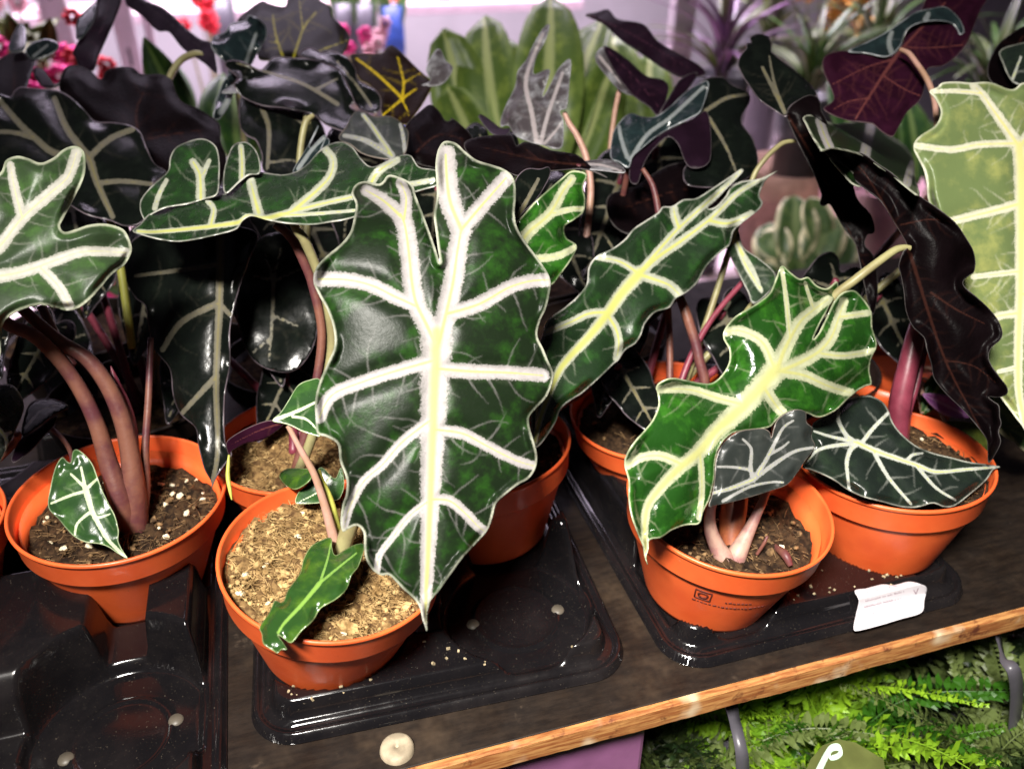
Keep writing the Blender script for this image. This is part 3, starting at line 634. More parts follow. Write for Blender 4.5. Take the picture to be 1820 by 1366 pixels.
hero_v = [(28,9,[(776,590),(774,650),(771,720),(768,800),(764,900),(760,1000),(757,1060),(758,1105)]),
 (18,16,[(774,612),(757,575),(740,540),(732,502),(727,452),(720,402),(712,380)]),
 (15,10,[(712,384),(682,357),(650,338)]), (12,9,[(718,390),(722,352),(712,325)]),
 (18,17,[(780,610),(792,560),(805,502),(812,452),(820,405)]),
 (19,18,[(820,408),(802,365),(795,327),(792,275)]), (14,14,[(820,408),(852,370),(890,327),(900,316)]),
 (12,14,[(742,545),(702,527),(660,507),(615,497),(566,496)]), (14,12,[(792,558),(852,540),(902,512),(940,500),(976,497)]),
 (13,11,[(772,640),(700,660),(640,680),(590,702),(567,742)]), (14,12,[(780,655),(840,660),(902,662),(965,667)]),
 (10,7,[(768,744),(715,785),(680,825),(645,857),(620,905),(611,940)]), (11,9,[(772,763),(822,770),(865,792),(915,817),(950,828)]),
 (7,6,[(764,888),(727,917),(700,952),(675,985),(670,1014)]), (10,9,[(765,887),(797,889),(822,907),(850,935),(862,944)])]
HD = [(780,250,0.432),(560,700,0.405),(759,1120,0.405)]
leaf(B_, [dict(outline=hero_out, veins=hero_v, dp=HD, res=2.6, mw=7, cup=0.004, ripple=0.0035, lam=150, quilt=0.0032, finegap=30, finelen=90, curl=[(690,320,60,0.035),(640,330,40,0.02),(792,255,45,0.012),(610,950,60,0.006)])],
     top='hero', under='u_purple', label='large dark green arrowhead leaf with broad cream veins and pale margin')
auto_stalk(B_, 776, 606, 0.430, soil_of('B')+np.array([0.004, 0.004, 0]), 'stalk_green', 0.0035, 0.005)
# lower small leaf, twisted leaf and stalks of the front pot
leaf(B_, [dict(outline=[(588,955),(590,972),(596,986),(610,978),(628,968),(645,965),(647,975),(637,1006),(625,1021),(616,1046),(597,1064),(570,1080),(557,1101),(536,1120),(518,1141),(503,1133),(494,1128),(510,1152),(500,1153),(493,1160),(484,1154),(468,1143),(465,1126),(461,1114),(478,1089),(488,1067),(498,1070),(505,1066),(511,1049),(533,1018),(539,994),(551,972),(567,961)],
     veins=[(4,2.5,[(567,1037),(536,1074),(505,1107),(494,1124)]),(2.5,1.5,[(568,1036),(582,994),(588,965)]),(2.5,1.5,[(570,1034),(604,1006),(634,982)])], dp=[(590,960,10.092),(640,970,10.094),(490,1150,10.090)], res=2.8, mw=2.5, cup=0.004, ripple=0.0018, lam=70, quilt=0.001, finelen=30, core=0.8)],
     top='plaingreen', under='u_purple', label='small plain green arrow leaf with torn brown tip draped over the rim')
leaf(B_, [dict(outline=[(529,685),(549,675),(569,675),(572,720),(569,774),(559,773),(539,767),(519,757),(504,752),(484,747),(499,732),(512,712)], veins=[(4,2,[(487,746),(529,730),(568,711)]),(2.5,1.5,[(520,740),(545,745),(565,765)])], dp=[(484,747,0.452),(565,680,0.47),(565,770,0.45)], res=3, mw=2.5, quilt=0.001, finelen=25),
          dict(outline=[(504,754),(484,747),(460,752),(427,767),(405,782),(402,792),(407,809),(412,801),(437,788),(470,780)], veins=[(3,1,[(500,752),(460,765),(410,790)])], dp=[(484,747,0.453),(402,790,0.465),(470,780,0.46)], res=3, mw=2, side='under')], top='small', under='u_maroon', label='small twisted leaf showing its maroon underside')
leaf(B_, [dict(outline=[(496,845),(508,833),(530,832),(552,834),(555,845),(545,858),(525,869),(508,862)], veins=[], dp=[(496,845,0.515),(555,840,0.49),(525,868,0.49)], res=3, mw=2, ripple=0.001)], top='plaingreen', under='u_purple')
leaf(B_, [dict(outline=[(560,842),(572,830),(595,850),(606,830),(612,860),(604,885),(590,890),(570,893),(540,895),(525,893),(530,875),(548,860)], veins=[(2,1,[(595,835),(570,870),(535,890)])], dp=[(560,830,0.50),(606,840,0.50),(540,893,0.49)], res=3, mw=2, ripple=0.001)], top='small', under='u_purple')
stalk(B_, [(512,756,0.455,5),(527,785,0.456,5),(539,807,0.458,6),(559,844,0.461,6.5),(576,894,0.466,7.5),(589,941,0.470,9),(602,990,10.072,10)], 'stalk_pink')
stalk(B_, [(566,836,0.475,4),(572,855,0.472,5),(584,879,0.472,5.5),(594,910,0.474,6),(606,960,10.075,6)], 'stalk_yellow')
stalk(B_, [(620,1000,10.078,10),(614,1015,10.08,9),(622,1035,10.07,6)], 'stalk_red', name='stem')
stalk(B_, [(407,808,0.467,2),(405,845,0.466,4),(409,872,0.465,3),(412,888,0.465,1)], 'stalk_yellow', name='dried_leaf_tip')

# glossy leaf of the stamped pot
g_out = [(1390,472),(1407,485),(1422,495),(1437,492),(1452,507),(1470,512),(1487,500),(1491,510),(1486,525),(1475,542),(1469,555),(1458,575),(1446,602),(1456,590),(1467,568),(1482,537),(1497,520),(1515,515),(1527,522),(1542,540),(1550,557),(1551,582),(1559,612),(1550,635),(1546,657),(1550,682),(1540,686),(1525,694),(1505,711),(1485,730),(1457,742),(1435,735),(1412,730),(1395,735),(1380,747),(1370,758),(1350,763),(1320,766),(1298,772),(1280,792),(1272,820),(1270,850),(1262,885),(1250,910),(1243,930),(1220,933),(1195,942),(1175,955),(1155,959),(1152,975),(1149,990),(1152,1004),(1145,987),(1142,970),(1132,945),(1122,917),(1117,885),(1117,855),(1110,827),(1113,808),(1127,785),(1147,762),(1160,745),(1170,720),(1169,700),(1166,688),(1176,677),(1195,671),(1220,675),(1245,680),(1265,680),(1282,667),(1295,645),(1296,622),(1286,602),(1288,585),(1307,562),(1332,547),(1355,532),(1370,517),(1380,492)]
g_v = [(22,5,[(1380,655),(1350,690),(1315,727),(1275,765),(1242,803),(1207,832),(1175,865),(1152,897),(1146,930),(1146,955),(1149,985)]),
 (15,8,[(1382,655),(1395,620),(1422,572),(1447,550),(1472,532)]), (5,4,[(1404,600),(1397,530),(1390,480)]), (4,3,[(1446,548),(1437,522),(1431,502)]),
 (14,8,[(1385,660),(1420,645),(1455,625),(1477,600),(1490,567),(1500,535)]), (7,6,[(1460,628),(1500,632),(1555,623)]), (6,6,[(1494,563),(1542,556)]),
 (11,8,[(1390,660),(1430,667),(1470,685),(1512,698)]), (10,9,[(1375,652),(1360,615),(1340,597),(1312,587),(1291,590)]), (11,9,[(1358,688),(1377,717),(1392,735)]),
 (9,7,[(1325,720),(1275,707),(1225,692),(1172,692)]), (9,8,[(1215,826),(1175,810),(1142,812),(1115,826)]), (6,5,[(1244,803),(1247,842),(1247,880),(1242,920)])]
leaf(C_, [dict(outline=g_out, veins=g_v, dp=[(1150,1000,0.432),(1390,475,0.480),(1555,620,0.500)], res=2.6, mw=5, cup=0.006, ripple=0.004, lam=130, quilt=0.0042, finegap=28, finelen=70, core=0.55, curl=[(1250,675,60,0.012),(1290,640,50,0.012),(1470,520,50,0.010),(1540,690,40,0.012)])],
     top='gloss', under='u_maroon', label='bright glossy green drooping leaf with cream-yellow veins')
leaf(C_, [dict(outline=[(1260,900),(1266,877),(1270,850),(1272,820),(1279,797),(1290,782),(1312,767),(1335,762),(1357,761),(1368,767),(1371,777),(1375,762),(1382,745),(1400,732),(1417,727),(1432,732),(1434,750),(1444,760),(1442,777),(1449,790),(1442,805),(1430,820),(1417,840),(1400,860),(1375,870),(1337,882),(1300,892),(1275,897)],
     veins=[(5,3,[(1339,852),(1300,867),(1266,876)]),(4.5,2,[(1339,852),(1334,830),(1335,797),(1320,780)]),(5,2,[(1339,852),(1360,820),(1377,787),(1392,760),(1410,747)]),(4.5,2.5,[(1341,850),(1375,825),(1412,802),(1446,795)]),(3,2,[(1334,835),(1307,830),(1275,829)]),(3,2,[(1366,808),(1390,795),(1402,785)]),(3,2,[(1285,890),(1332,865),(1375,856),(1392,857)])],
     dp=[(1265,890,0.448),(1417,727,0.468),(1445,800,0.468)], res=3, mw=2.5, cup=-0.003, ripple=0.0015, lam=80, quilt=0.0016, finegap=40, finelen=30, core=0.3)],
     top='slate', under='u_purple', label='slate-grey young leaf with thin pale veins and browned edge')
stalk(C_, [(1378,662,0.484,6),(1380,740,0.492,7),(1364,865,0.499,7),(1343,918,0.500,9),(1325,955,0.499,13),(1308,990,0.498,18),(1298,1024,10.044,15)], 'corm')
stalk(C_, [(1276,870,0.487,8),(1263,905,0.490,9),(1263,940,0.493,12),(1275,972,0.496,15),(1292,1000,0.497,18),(1297,1024,10.044,13)], 'corm')
stalk(C_, [(1312,850,0.512,20),(1305,900,0.510,23),(1300,945,0.508,22),(1302,990,0.505,18)], 'old_sheath', name='old_sheath')
stalk(C_, [(1345,985,10.058,3),(1358,965,10.066,3),(1364,952,10.07,2.5)], 'stalk_brown', name='root_bit')
stalk(C_, [(1376,970,10.056,5),(1395,985,10.060,8),(1405,1005,10.056,5)], 'stalk_brown', name='root_bit')

# right front pot: dark leaf over the rim, thick red stem, folded leaf
leaf(D_, [dict(outline=[(1426,829),(1440,812),(1447,795),(1440,775),(1445,753),(1458,743),(1487,726),(1505,710),(1526,704),(1547,703),(1568,713),(1579,729),(1587,750),(1603,771),(1629,792),(1658,804),(1690,812),(1721,820),(1750,824),(1779,829),(1766,834),(1753,853),(1727,876),(1698,898),(1679,901),(1658,894),(1632,901),(1605,901),(1569,892),(1532,882),(1505,869),(1482,853),(1460,842),(1440,834)],
     veins=[(6,2.5,[(1524,786),(1553,800),(1590,813),(1629,826),(1663,838),(1716,834),(1774,829)]),(4.5,3,[(1522,786),(1505,774),(1490,747),(1491,729)]),(4,3,[(1532,787),(1550,763),(1579,733)]),(4,2.5,[(1522,788),(1487,791),(1453,800),(1432,822)]),(3.5,2,[(1520,785),(1479,776),(1447,766)]),(4.5,2.5,[(1522,790),(1511,800),(1505,824),(1509,867)]),(4,2.5,[(1553,802),(1579,848),(1619,895)]),(3.5,2,[(1630,828),(1663,866),(1698,888)]),(3.5,2,[(1612,818),(1622,808),(1640,805)])],
     dp=[(1430,825,0.497),(1550,705,0.527),(1775,829,0.522)], res=2.8, mw=4, cup=0.003, ripple=0.003, lam=110, quilt=0.003, finegap=34, finelen=40, curl=[(1520,720,60,0.012)])],
     top='darkgreen', under='u_purple', label='dark green leaf with thin white veins resting over the pot rim')
auto_stalk(D_, 1524, 786, 0.530, soil_of('D')+np.array([-0.006, 0, 0]), 'stalk_red')
stalk(D_, [(1638,560,0.56,11),(1630,585,0.560,15),(1612,660,0.562,18),(1600,715,0.565,19),(1597,765,0.568,17),(1598,812,10.066,12)], 'stalk_red', name='stem')
stalk(D_, [(1650,590,0.57,5),(1630,680,0.57,6),(1613,735,0.57,7),(1606,800,10.066,8)], 'stalk_red')
leaf(D_, [dict(outline=[(1462,266),(1477,260),(1492,262),(1515,267),(1540,276),(1562,292),(1585,307),(1605,325),(1630,345),(1655,362),(1680,380),(1702,400),(1720,427),(1730,445),(1734,467),(1731,484),(1724,489),(1712,500),(1716,511),(1735,527),(1757,547),(1775,570),(1782,592),(1777,605),(1763,617),(1757,632),(1763,650),(1777,670),(1790,687),(1790,700),(1775,706),(1757,705),(1766,713),(1776,721),(1777,740),(1780,752),(1775,767),(1779,785),(1770,805),(1757,823),(1755,800),(1753,780),(1735,755),(1710,727),(1682,700),(1660,672),(1655,647),(1647,620),(1642,600),(1622,580),(1610,552),(1606,517),(1600,485),(1597,472),(1605,447),(1612,440),(1607,425),(1590,397),(1572,367),(1557,350),(1532,332),(1505,307),(1480,285)],
     veins=[(6,2,[(1614,440),(1630,490),(1650,555),(1680,640),(1715,710),(1750,775)]),(4,2,[(1614,440),(1575,370),(1535,305),(1500,275)]),(4,2,[(1655,520),(1700,550),(1750,575)]),(3,2,[(1600,400),(1650,390),(1690,395)]),(3,2,[(1680,640),(1730,650),(1770,680)])],
     dp=[(1470,265,0.512),(1734,467,0.490),(1760,820,0.505)], res=3.2, mw=3, cup=0.010, ripple=0.005, lam=160, quilt=0.002, finegap=24, finelen=50, side='under', curl=[(1720,475,30,0.01)]),
   dict(outline=[(1427,209),(1437,204),(1455,207),(1482,220),(1512,216),(1537,212),(1557,222),(1580,240),(1605,257),(1617,270),(1625,287),(1627,315),(1634,348),(1605,328),(1585,311),(1562,296),(1540,280),(1515,271),(1492,266),(1477,264),(1462,268),(1455,260),(1442,240),(1432,220)],
     veins=[(8,8,[(1475,262),(1465,240),(1457,215)]),(10,8,[(1537,277),(1542,250),(1548,222)]),(8,6,[(1612,326),(1617,305),(1622,290)])], dp=[(1430,208,0.522),(1540,278,0.524),(1630,340,0.505)], res=3, mw=5, ripple=0.002, lam=90, quilt=0.002, finegap=24, finelen=40, core=0.2),
   dict(outline=[(1474,280),(1490,287),(1508,298),(1525,316),(1531,332),(1515,327),(1497,308)], veins=[], dp=[(1474,280,0.516),(1531,332,0.514),(1525,316,0.518)], res=3, mw=4)],
     top='hero', under='u_black', label='long folded leaf showing its black underside with white margin')
stalk(D_, [(1618,441,0.503,5),(1606,440,0.503,6),(1590,445,0.503,7),(1555,470,0.503,7.5),(1520,497,0.505,8),(1480,530,0.512,8),(1440,600,0.525,8),(1480,700,0.55,8),(1560,770,0.565,8),(1590,812,10.066,9)], 'stalk_green')

# left pot
leaf(A_, [dict(outline=[(-70,310),(-30,322),(0,307),(10,285),(30,277),(50,281),(72,289),(95,280),(110,267),(125,260),(140,261),(150,272),(152,292),(150,312),(140,337),(125,365),(112,390),(107,402),(115,412),(135,407),(155,400),(180,397),(205,401),(222,410),(232,430),(234,447),(222,470),(200,487),(180,510),(160,532),(140,547),(120,552),(97,547),(70,542),(42,549),(20,560),(6,575),(2,600),(0,634),(-20,690),(-80,720),(-150,700),(-200,600),(-200,450),(-150,350)],
     veins=[(16,8,[(-70,480),(-90,560),(-110,690)]),(13,10,[(-70,480),(-35,460),(0,437),(37,390),(87,345),(120,315),(136,272)]),(10,7,[(40,388),(27,340),(18,293)]),(13,8,[(-60,490),(0,490),(50,480),(100,462),(150,447),(226,449)]),(10,9,[(72,476),(105,510),(123,544)]),(12,8,[(-70,480),(-120,420),(-140,370)])],
     dp=[(140,265,0.445),(-180,450,0.425),(100,550,0.430)], res=2.8, mw=8, cup=0.003, ripple=0.003, lam=130, quilt=0.003, finegap=28, finelen=70, curl=[(130,262,40,0.010),(220,430,40,0.008)])],
     top='hero_pale', under='u_purple', label='cream-veined leaf with two rounded lobes cut off by the left edge')
stalk(A_, [(-60,490,0.452,8),(9,572,0.468,11),(61,597,0.478,12),(108,643,0.488,12.5),(144,695,0.496,13),(172,754,0.502,14),(192,820,0.507,16),(215,890,0.511,19),(236,946,10.052,20)], 'stalk_brown')
stalk(A_, [(30,540,0.478,9),(101,603,0.490,12),(154,637,0.496,13),(190,683,0.502,14),(215,738,0.507,15),(230,800,0.511,16),(238,870,0.515,20),(240,948,10.052,24)], 'stalk_brown')
stalk(A_, [(74,545,0.50,8),(101,600,0.497,8),(130,650,0.497,8)], 'stalk_brown')
stalk(A_, [(197,650,0.512,1),(206,680,0.513,7),(220,720,0.515,12),(228,760,0.517,15),(234,830,0.521,15),(242,925,0.523,16)], 'stalk_red', name='stem_sheath')
stalk(A_, [(268,600,0.53,5),(264,707,0.525,6),(258,800,0.522,7),(258,868,0.522,9),(246,942,10.054,13)], 'stalk_brown')
leaf(A_, [dict(outline=[(111,812),(120,820),(126,821),(129,803),(136,798),(149,806),(164,824),(173,847),(182,871),(193,894),(205,918),(211,944),(210,960),(217,976),(227,992),(211,984),(193,972),(176,966),(152,963),(132,953),(117,938),(103,921),(88,906),(85,891),(89,868),(94,844),(101,824)],
     veins=[(5.5,2.5,[(152,868),(163,906),(176,932),(193,960),(223,989)]),(3,2,[(152,868),(144,830)]),(3,2,[(151,866),(126,842)]),(3,2,[(154,868),(173,850)]),(3,2,[(152,872),(125,880),(91,894)]),(3,2,[(162,908),(138,929),(133,950)]),(2.5,1.5,[(170,921),(196,913)])],
     dp=[(130,800,0.500),(85,890,0.488),(225,990,0.478)], res=2.6, mw=3, cup=0.004, ripple=0.0012, lam=80, quilt=0.0015, finegap=40, finelen=25, core=0.6)],
     top='small', under='u_purple', label='small upright green leaf with pale veins at the front of the left pot')
stalk(A_, [(128,822,0.502,3),(124,800,0.507,4),(110,778,0.515,4),(88,758,0.525,4),(70,740,0.535,4)], 'stalk_brown')

# pot behind the front pot: long leaf lying almost flat, hanging dark leaf
leaf(H_, [dict(outline=[(235,410),(250,397),(265,380),(295,367),(332,361),(362,352),(385,347),(410,340),(425,322),(442,309),(465,306),(500,310),(525,305),(545,292),(565,270),(585,256),(607,252),(627,262),(642,282),(660,296),(685,287),(710,276),(730,276),(745,296),(772,301),(788,310),(780,328),(737,342),(690,362),(627,387),(585,395),(555,399),(510,397),(472,390),(447,384),(432,391),(420,407),(385,417),(325,429),(287,426),(250,417)],
     veins=[(6,4,[(500,381),(470,388),(440,385),(425,395),(350,405),(275,412),(245,411)]),(6,5,[(500,381),(560,365),(617,352),(690,335),(770,320)]),(4,3,[(500,383),(572,379),(630,374)]),(9,7,[(522,374),(565,337),(587,312),(592,285),(580,267)]),(9,8,[(460,378),(452,350),(445,320)]),(8,7,[(655,335),(672,305),(705,284)]),(6,5,[(375,398),(380,372),(370,358)])],
     dp=[(235,410,0.495),(500,395,0.470),(607,252,0.535)], res=3, mw=4, ripple=0.004, lam=120, quilt=0.003, finegap=24, finelen=50, core=0.7),
   dict(outline=[(258,392),(249,375),(250,355),(265,335),(287,315),(299,302),(302,280),(312,262),(332,252),(355,246),(372,250),(385,262),(390,285),(390,315),(386,345),(362,354),(332,363),(295,369),(268,382)], veins=[(9,7,[(357,354),(355,310),(343,288)]),(5,4,[(357,320),(372,285)]),(5,4,[(275,370),(283,345),(296,320)])], dp=[(260,390,0.498),(386,345,0.505),(355,246,0.545)], res=3.4, mw=4, ripple=0.003, lam=90, quilt=0.003, core=0.3),
   dict(outline=[(400,344),(397,310),(405,277),(415,257),(430,252),(442,254),(455,267),(462,287),(461,308),(442,311),(426,323)], veins=[(6,5,[(430,320),(430,285),(428,260)])], dp=[(400,342,0.508),(461,306,0.512),(430,252,0.545)], res=4, mw=4, quilt=0.003)],
     top='mid', under='u_black', label='long rippled green leaf lying almost flat with pale veins and lavender sheen')
stalk(H_, [(520,394,0.478,7),(528,410,0.482,8),(540,425,0.486,9),(560,470,0.495,9),(578,520,0.502,9),(590,620,0.515,9),(560,760,0.525,9),(530,840,0.53,9)], 'stalk_green')
stalk(H_, [(488,398,0.500,7),(505,410,0.503,8),(522,430,0.507,8),(542,470,0.513,8.5),(555,505,0.518,8.5),(572,600,0.525,8),(550,740,0.53,8),(520,850,0.533,8)], 'stalk_brown')
leaf(H_, [dict(outline=[(300,405),(234,428),(224,492),(240,529),(258,544),(264,584),(274,621),(301,655),(307,701),(320,735),(347,760),(352,790),(363,833),(376,858),(373,879),(384,848),(407,815),(412,805),(400,784),(399,707),(409,646),(409,584),(424,517),(443,461),(455,412),(380,398)],
     veins=[(8,4,[(392,410),(390,535),(384,677),(387,800),(377,862)]),(6,5,[(388,538),(323,572),(289,621)]),(6,4,[(385,668),(350,705),(323,735)]),(5,4,[(390,540),(410,560)]),(5,3,[(390,470),(320,480),(240,490)])], dp=[(390,400,0.545),(230,490,0.552),(375,870,0.512)], res=4, mw=3, cup=0.006, ripple=0.003, quilt=0.003, lam=140, finegap=40)],
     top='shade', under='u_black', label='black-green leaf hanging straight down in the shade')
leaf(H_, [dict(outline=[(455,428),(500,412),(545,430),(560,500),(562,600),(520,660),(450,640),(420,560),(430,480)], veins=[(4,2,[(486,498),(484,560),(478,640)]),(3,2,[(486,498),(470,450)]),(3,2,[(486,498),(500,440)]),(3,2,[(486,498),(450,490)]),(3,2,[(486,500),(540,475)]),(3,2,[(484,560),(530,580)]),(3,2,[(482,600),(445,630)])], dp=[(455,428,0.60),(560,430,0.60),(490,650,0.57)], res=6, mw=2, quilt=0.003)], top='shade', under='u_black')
# small shaded leaves at far left
leaf(G_, [dict(outline=[(-40,690),(0,683),(25,686),(43,720),(30,760),(10,800),(-10,830),(-50,800)], veins=[(5,3,[(-20,745),(9,775),(12,800)]),(4,2,[(9,773),(25,765)])], dp=[(-40,690,0.50),(43,700,0.52),(0,820,0.485)], res=5, mw=2, quilt=0.002)], top='darkgreen', under='u_black')
leaf(G_, [dict(outline=[(40,752),(55,715),(92,708),(123,722),(100,735),(66,760),(40,775)], veins=[(3,2,[(45,760),(75,728),(110,718)])], dp=[(40,752,0.51),(123,722,0.53),(66,760,0.51)], res=5, mw=2), dict(outline=[(40,777),(66,762),(100,737),(96,755),(77,775),(55,800),(25,822),(20,815),(30,790)], veins=[], dp=[(40,777,0.51),(100,737,0.528),(30,820,0.495)], res=5, mw=2, side='under')], top='shade', under='u_purple')
auto_stalk(G_, 30, 770, 0.515, soil_of('G'))
auto_stalk(G_, -20, 745, 0.505, soil_of('G')+np.array([.01, 0, 0]))

# slanting leaf and its neighbours
leaf(E_, [dict(outline=[(1383,303),(1365,316),(1356,330),(1350,347),(1356,360),(1350,372),(1325,392),(1305,410),(1297,435),(1277,452),(1255,475),(1240,502),(1220,520),(1202,530),(1190,547),(1165,555),(1147,575),(1140,595),(1130,610),(1112,622),(1100,640),(1092,646),(1064,673),(1036,698),(1008,716),(995,730),(988,750),(965,785),(950,795),(944,764),(945,720),(955,640),(972,572),(1002,547),(1025,527),(1042,505),(1046,475),(1060,455),(1087,442),(1110,425),(1125,407),(1147,392),(1170,377),(1178,367),(1195,366),(1215,354),(1237,352),(1265,335),(1295,315),(1317,300),(1322,303),(1312,315),(1295,332),(1274,355),(1258,370),(1272,367),(1290,348),(1298,334),(1315,323),(1332,320),(1352,317),(1370,309)],
     veins=[(13,5,[(1137,485),(1102,525),(1080,557),(1045,600),(1010,637),(990,666),(962,737),(950,785)]),(8,5,[(1137,484),(1162,455),(1202,410),(1240,375),(1295,327),(1317,304)]),(10,4,[(1138,486),(1165,460),(1215,425),(1265,387),(1315,340),(1375,308)]),(8,7,[(1262,392),(1295,397),(1335,381)]),(8,8,[(1207,405),(1200,385),(1197,369)]),(7,6,[(1135,486),(1102,465),(1063,457)]),(9,9,[(1137,488),(1165,497),(1190,507),(1208,524)]),(8,6,[(1082,555),(1047,557),(1015,572),(968,592)]),(8,7,[(1080,560),(1095,585),(1100,610),(1096,636)])],
     dp=[(1380,305,0.600),(1050,470,0.525),(960,785,0.478)], res=2.8, mw=5, cup=-0.005, ripple=0.003, lam=100, quilt=0.003, finegap=26, finelen=45, core=0.7, curl=[(1240,505,50,0.008),(1120,600,50,0.008)])],
     top='mid', under='u_purple', label='long slanting arrow leaf with yellow midrib and lavender sheen')
auto_stalk(E_, 1137, 487, 0.545, soil_of('E'), 'stalk_brown')
leaf(E_, [dict(outline=[(921,392),(940,370),(952,357),(980,332),(1000,315),(1015,304),(1035,305),(1044,312),(1037,332),(1041,355),(1037,377),(1022,390),(1005,402),(1007,422),(1025,435),(1022,450),(1010,470),(995,490),(980,507),(940,520),(905,470),(900,420)],
     veins=[(11,8,[(920,440),(940,412),(977,380),(1002,337),(1016,318)]),(6,5,[(980,380),(1015,372),(1034,371)]),(8,6,[(935,462),(955,460),(990,455),(1022,440)])], dp=[(920,400,0.470),(1040,310,0.500),(980,507,0.470)], res=3, mw=5, ripple=0.003, lam=90, quilt=0.003, finegap=22, finelen=40, core=0.3)], top='gloss', under='u_purple', label='green lobed leaf peeking out behind the big arrowhead leaf')
leaf(E_, [dict(outline=[(916,320),(935,300),(960,300),(975,296),(979,307),(972,325),(952,357),(930,378),(918,392),(912,360)], veins=[(5,3,[(920,385),(940,350),(957,318)])], dp=[(916,320,0.492),(979,300,0.505),(925,385,0.478)], res=4, mw=2.5, quilt=0.002)], top='shade', under='u_purple')
auto_stalk(E_, 935, 445, 0.485, soil_of('E')+np.array([.008, 0, 0]), 'stalk_green')
stalk(F_, [(1205,520,0.575,7),(1215,545,0.573,8.5),(1222,565,0.572,9),(1237,612,0.572,9),(1243,640,0.572,9),(1252,690,0.573,9),(1225,760,0.578,9)], 'stalk_brown')
stalk(F_, [(1142,300,0.60,4),(1160,330,0.60,5),(1170,375,0.60,6),(1180,450,0.60,6),(1190,600,0.60,6),(1190,720,0.595,6)], 'stalk_brown')
stalk(F_, [(1340,480,0.60,5),(1270,560,0.595,5),(1225,640,0.59,6),(1195,730,0.585,6)], 'stalk_red')
leaf(F_, [dict(outline=[(1290,435),(1300,420),(1312,410),(1322,440),(1350,460),(1378,487),(1370,515),(1340,540),(1330,520),(1310,480)], veins=[(6,4,[(1308,425),(1325,470),(1352,515)]),(3,2,[(1315,440),(1340,480),(1355,520)])], dp=[(1300,415,0.60),(1378,487,0.585),(1335,540,0.58)], res=4, mw=3, quilt=0.002)], top='mid', under='u_purple')
auto_stalk(F_, 1352, 515, 0.585, soil_of('F'), 'stalk_green')

# violet-black twisted leaf
leaf(F_, [dict(outline=[(1312,117),(1315,100),(1327,85),(1325,77),(1335,75),(1332,67),(1347,60),(1365,65),(1372,80),(1372,92),(1395,112),(1425,135),(1445,155),(1455,175),(1440,170),(1420,178),(1402,192),(1398,208),(1375,195),(1350,177),(1330,150),(1320,135)],
     veins=[(4,3,[(1395,200),(1370,150),(1355,120)]),(3,2,[(1392,190),(1377,150),(1367,100)])], dp=[(1312,117,0.600),(1372,80,0.625),(1398,208,0.575)], res=4, mw=2, ripple=0.003, quilt=0.003, cup=-0.006),
  dict(outline=[(1398,206),(1403,191),(1420,177),(1440,169),(1456,176),(1460,197),(1468,212),(1480,240),(1500,290),(1515,325),(1525,355),(1547,380),(1555,405),(1552,415),(1542,417),(1537,435),(1550,450),(1557,470),(1560,520),(1550,560),(1535,500),(1520,432),(1500,405),(1475,362),(1465,366),(1457,362),(1460,345),(1447,310),(1425,267),(1412,240)],
     veins=[(4,2,[(1400,205),(1450,290),(1500,390),(1540,480)])], dp=[(1398,208,0.575),(1468,212,0.580),(1550,540,0.560)], res=4, mw=2, ripple=0.003, quilt=0.003, side='under')], top='shade', under='u_black', label='long violet-black twisted leaf with greenish midrib')
stalk(F_, [(1415,251,0.59,3),(1400,252,0.59,4),(1387,257,0.59,4.5),(1362,280,0.59,4.5),(1340,312,0.592,4.5),(1310,400,0.598,5),(1260,560,0.60,6),(1210,700,0.595,6)], 'stalk_green')

# right edge: pale leaf, maroon leaf
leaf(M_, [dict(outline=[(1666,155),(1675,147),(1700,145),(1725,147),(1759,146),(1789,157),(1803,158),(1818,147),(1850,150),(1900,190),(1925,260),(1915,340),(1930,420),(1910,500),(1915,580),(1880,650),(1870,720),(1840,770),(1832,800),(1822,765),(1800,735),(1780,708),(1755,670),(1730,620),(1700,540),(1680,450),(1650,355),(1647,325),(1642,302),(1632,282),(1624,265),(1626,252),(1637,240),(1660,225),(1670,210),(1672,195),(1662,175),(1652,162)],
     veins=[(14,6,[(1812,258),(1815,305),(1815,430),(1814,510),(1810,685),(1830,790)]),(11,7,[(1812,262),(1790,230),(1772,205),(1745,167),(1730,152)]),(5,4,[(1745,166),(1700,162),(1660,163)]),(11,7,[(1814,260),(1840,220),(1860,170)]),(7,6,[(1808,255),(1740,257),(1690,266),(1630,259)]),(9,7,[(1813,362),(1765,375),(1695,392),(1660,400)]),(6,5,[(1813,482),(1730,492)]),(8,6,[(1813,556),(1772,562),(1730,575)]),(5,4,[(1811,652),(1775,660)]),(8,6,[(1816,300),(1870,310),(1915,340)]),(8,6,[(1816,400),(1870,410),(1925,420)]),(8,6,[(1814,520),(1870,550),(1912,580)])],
     dp=[(1650,160,0.560),(1900,200,0.570),(1825,770,0.530)], res=3, mw=6, cup=0.002, ripple=0.003, lam=130, quilt=0.003, finegap=24, finelen=60, core=0.6)], top='pale', under='u_maroon', label='leaf painted pale yellow-green as if backlit, with cream veins at the right edge')
auto_stalk(M_, 1812, 265, 0.575, soil_of('M'), 'stalk_green')
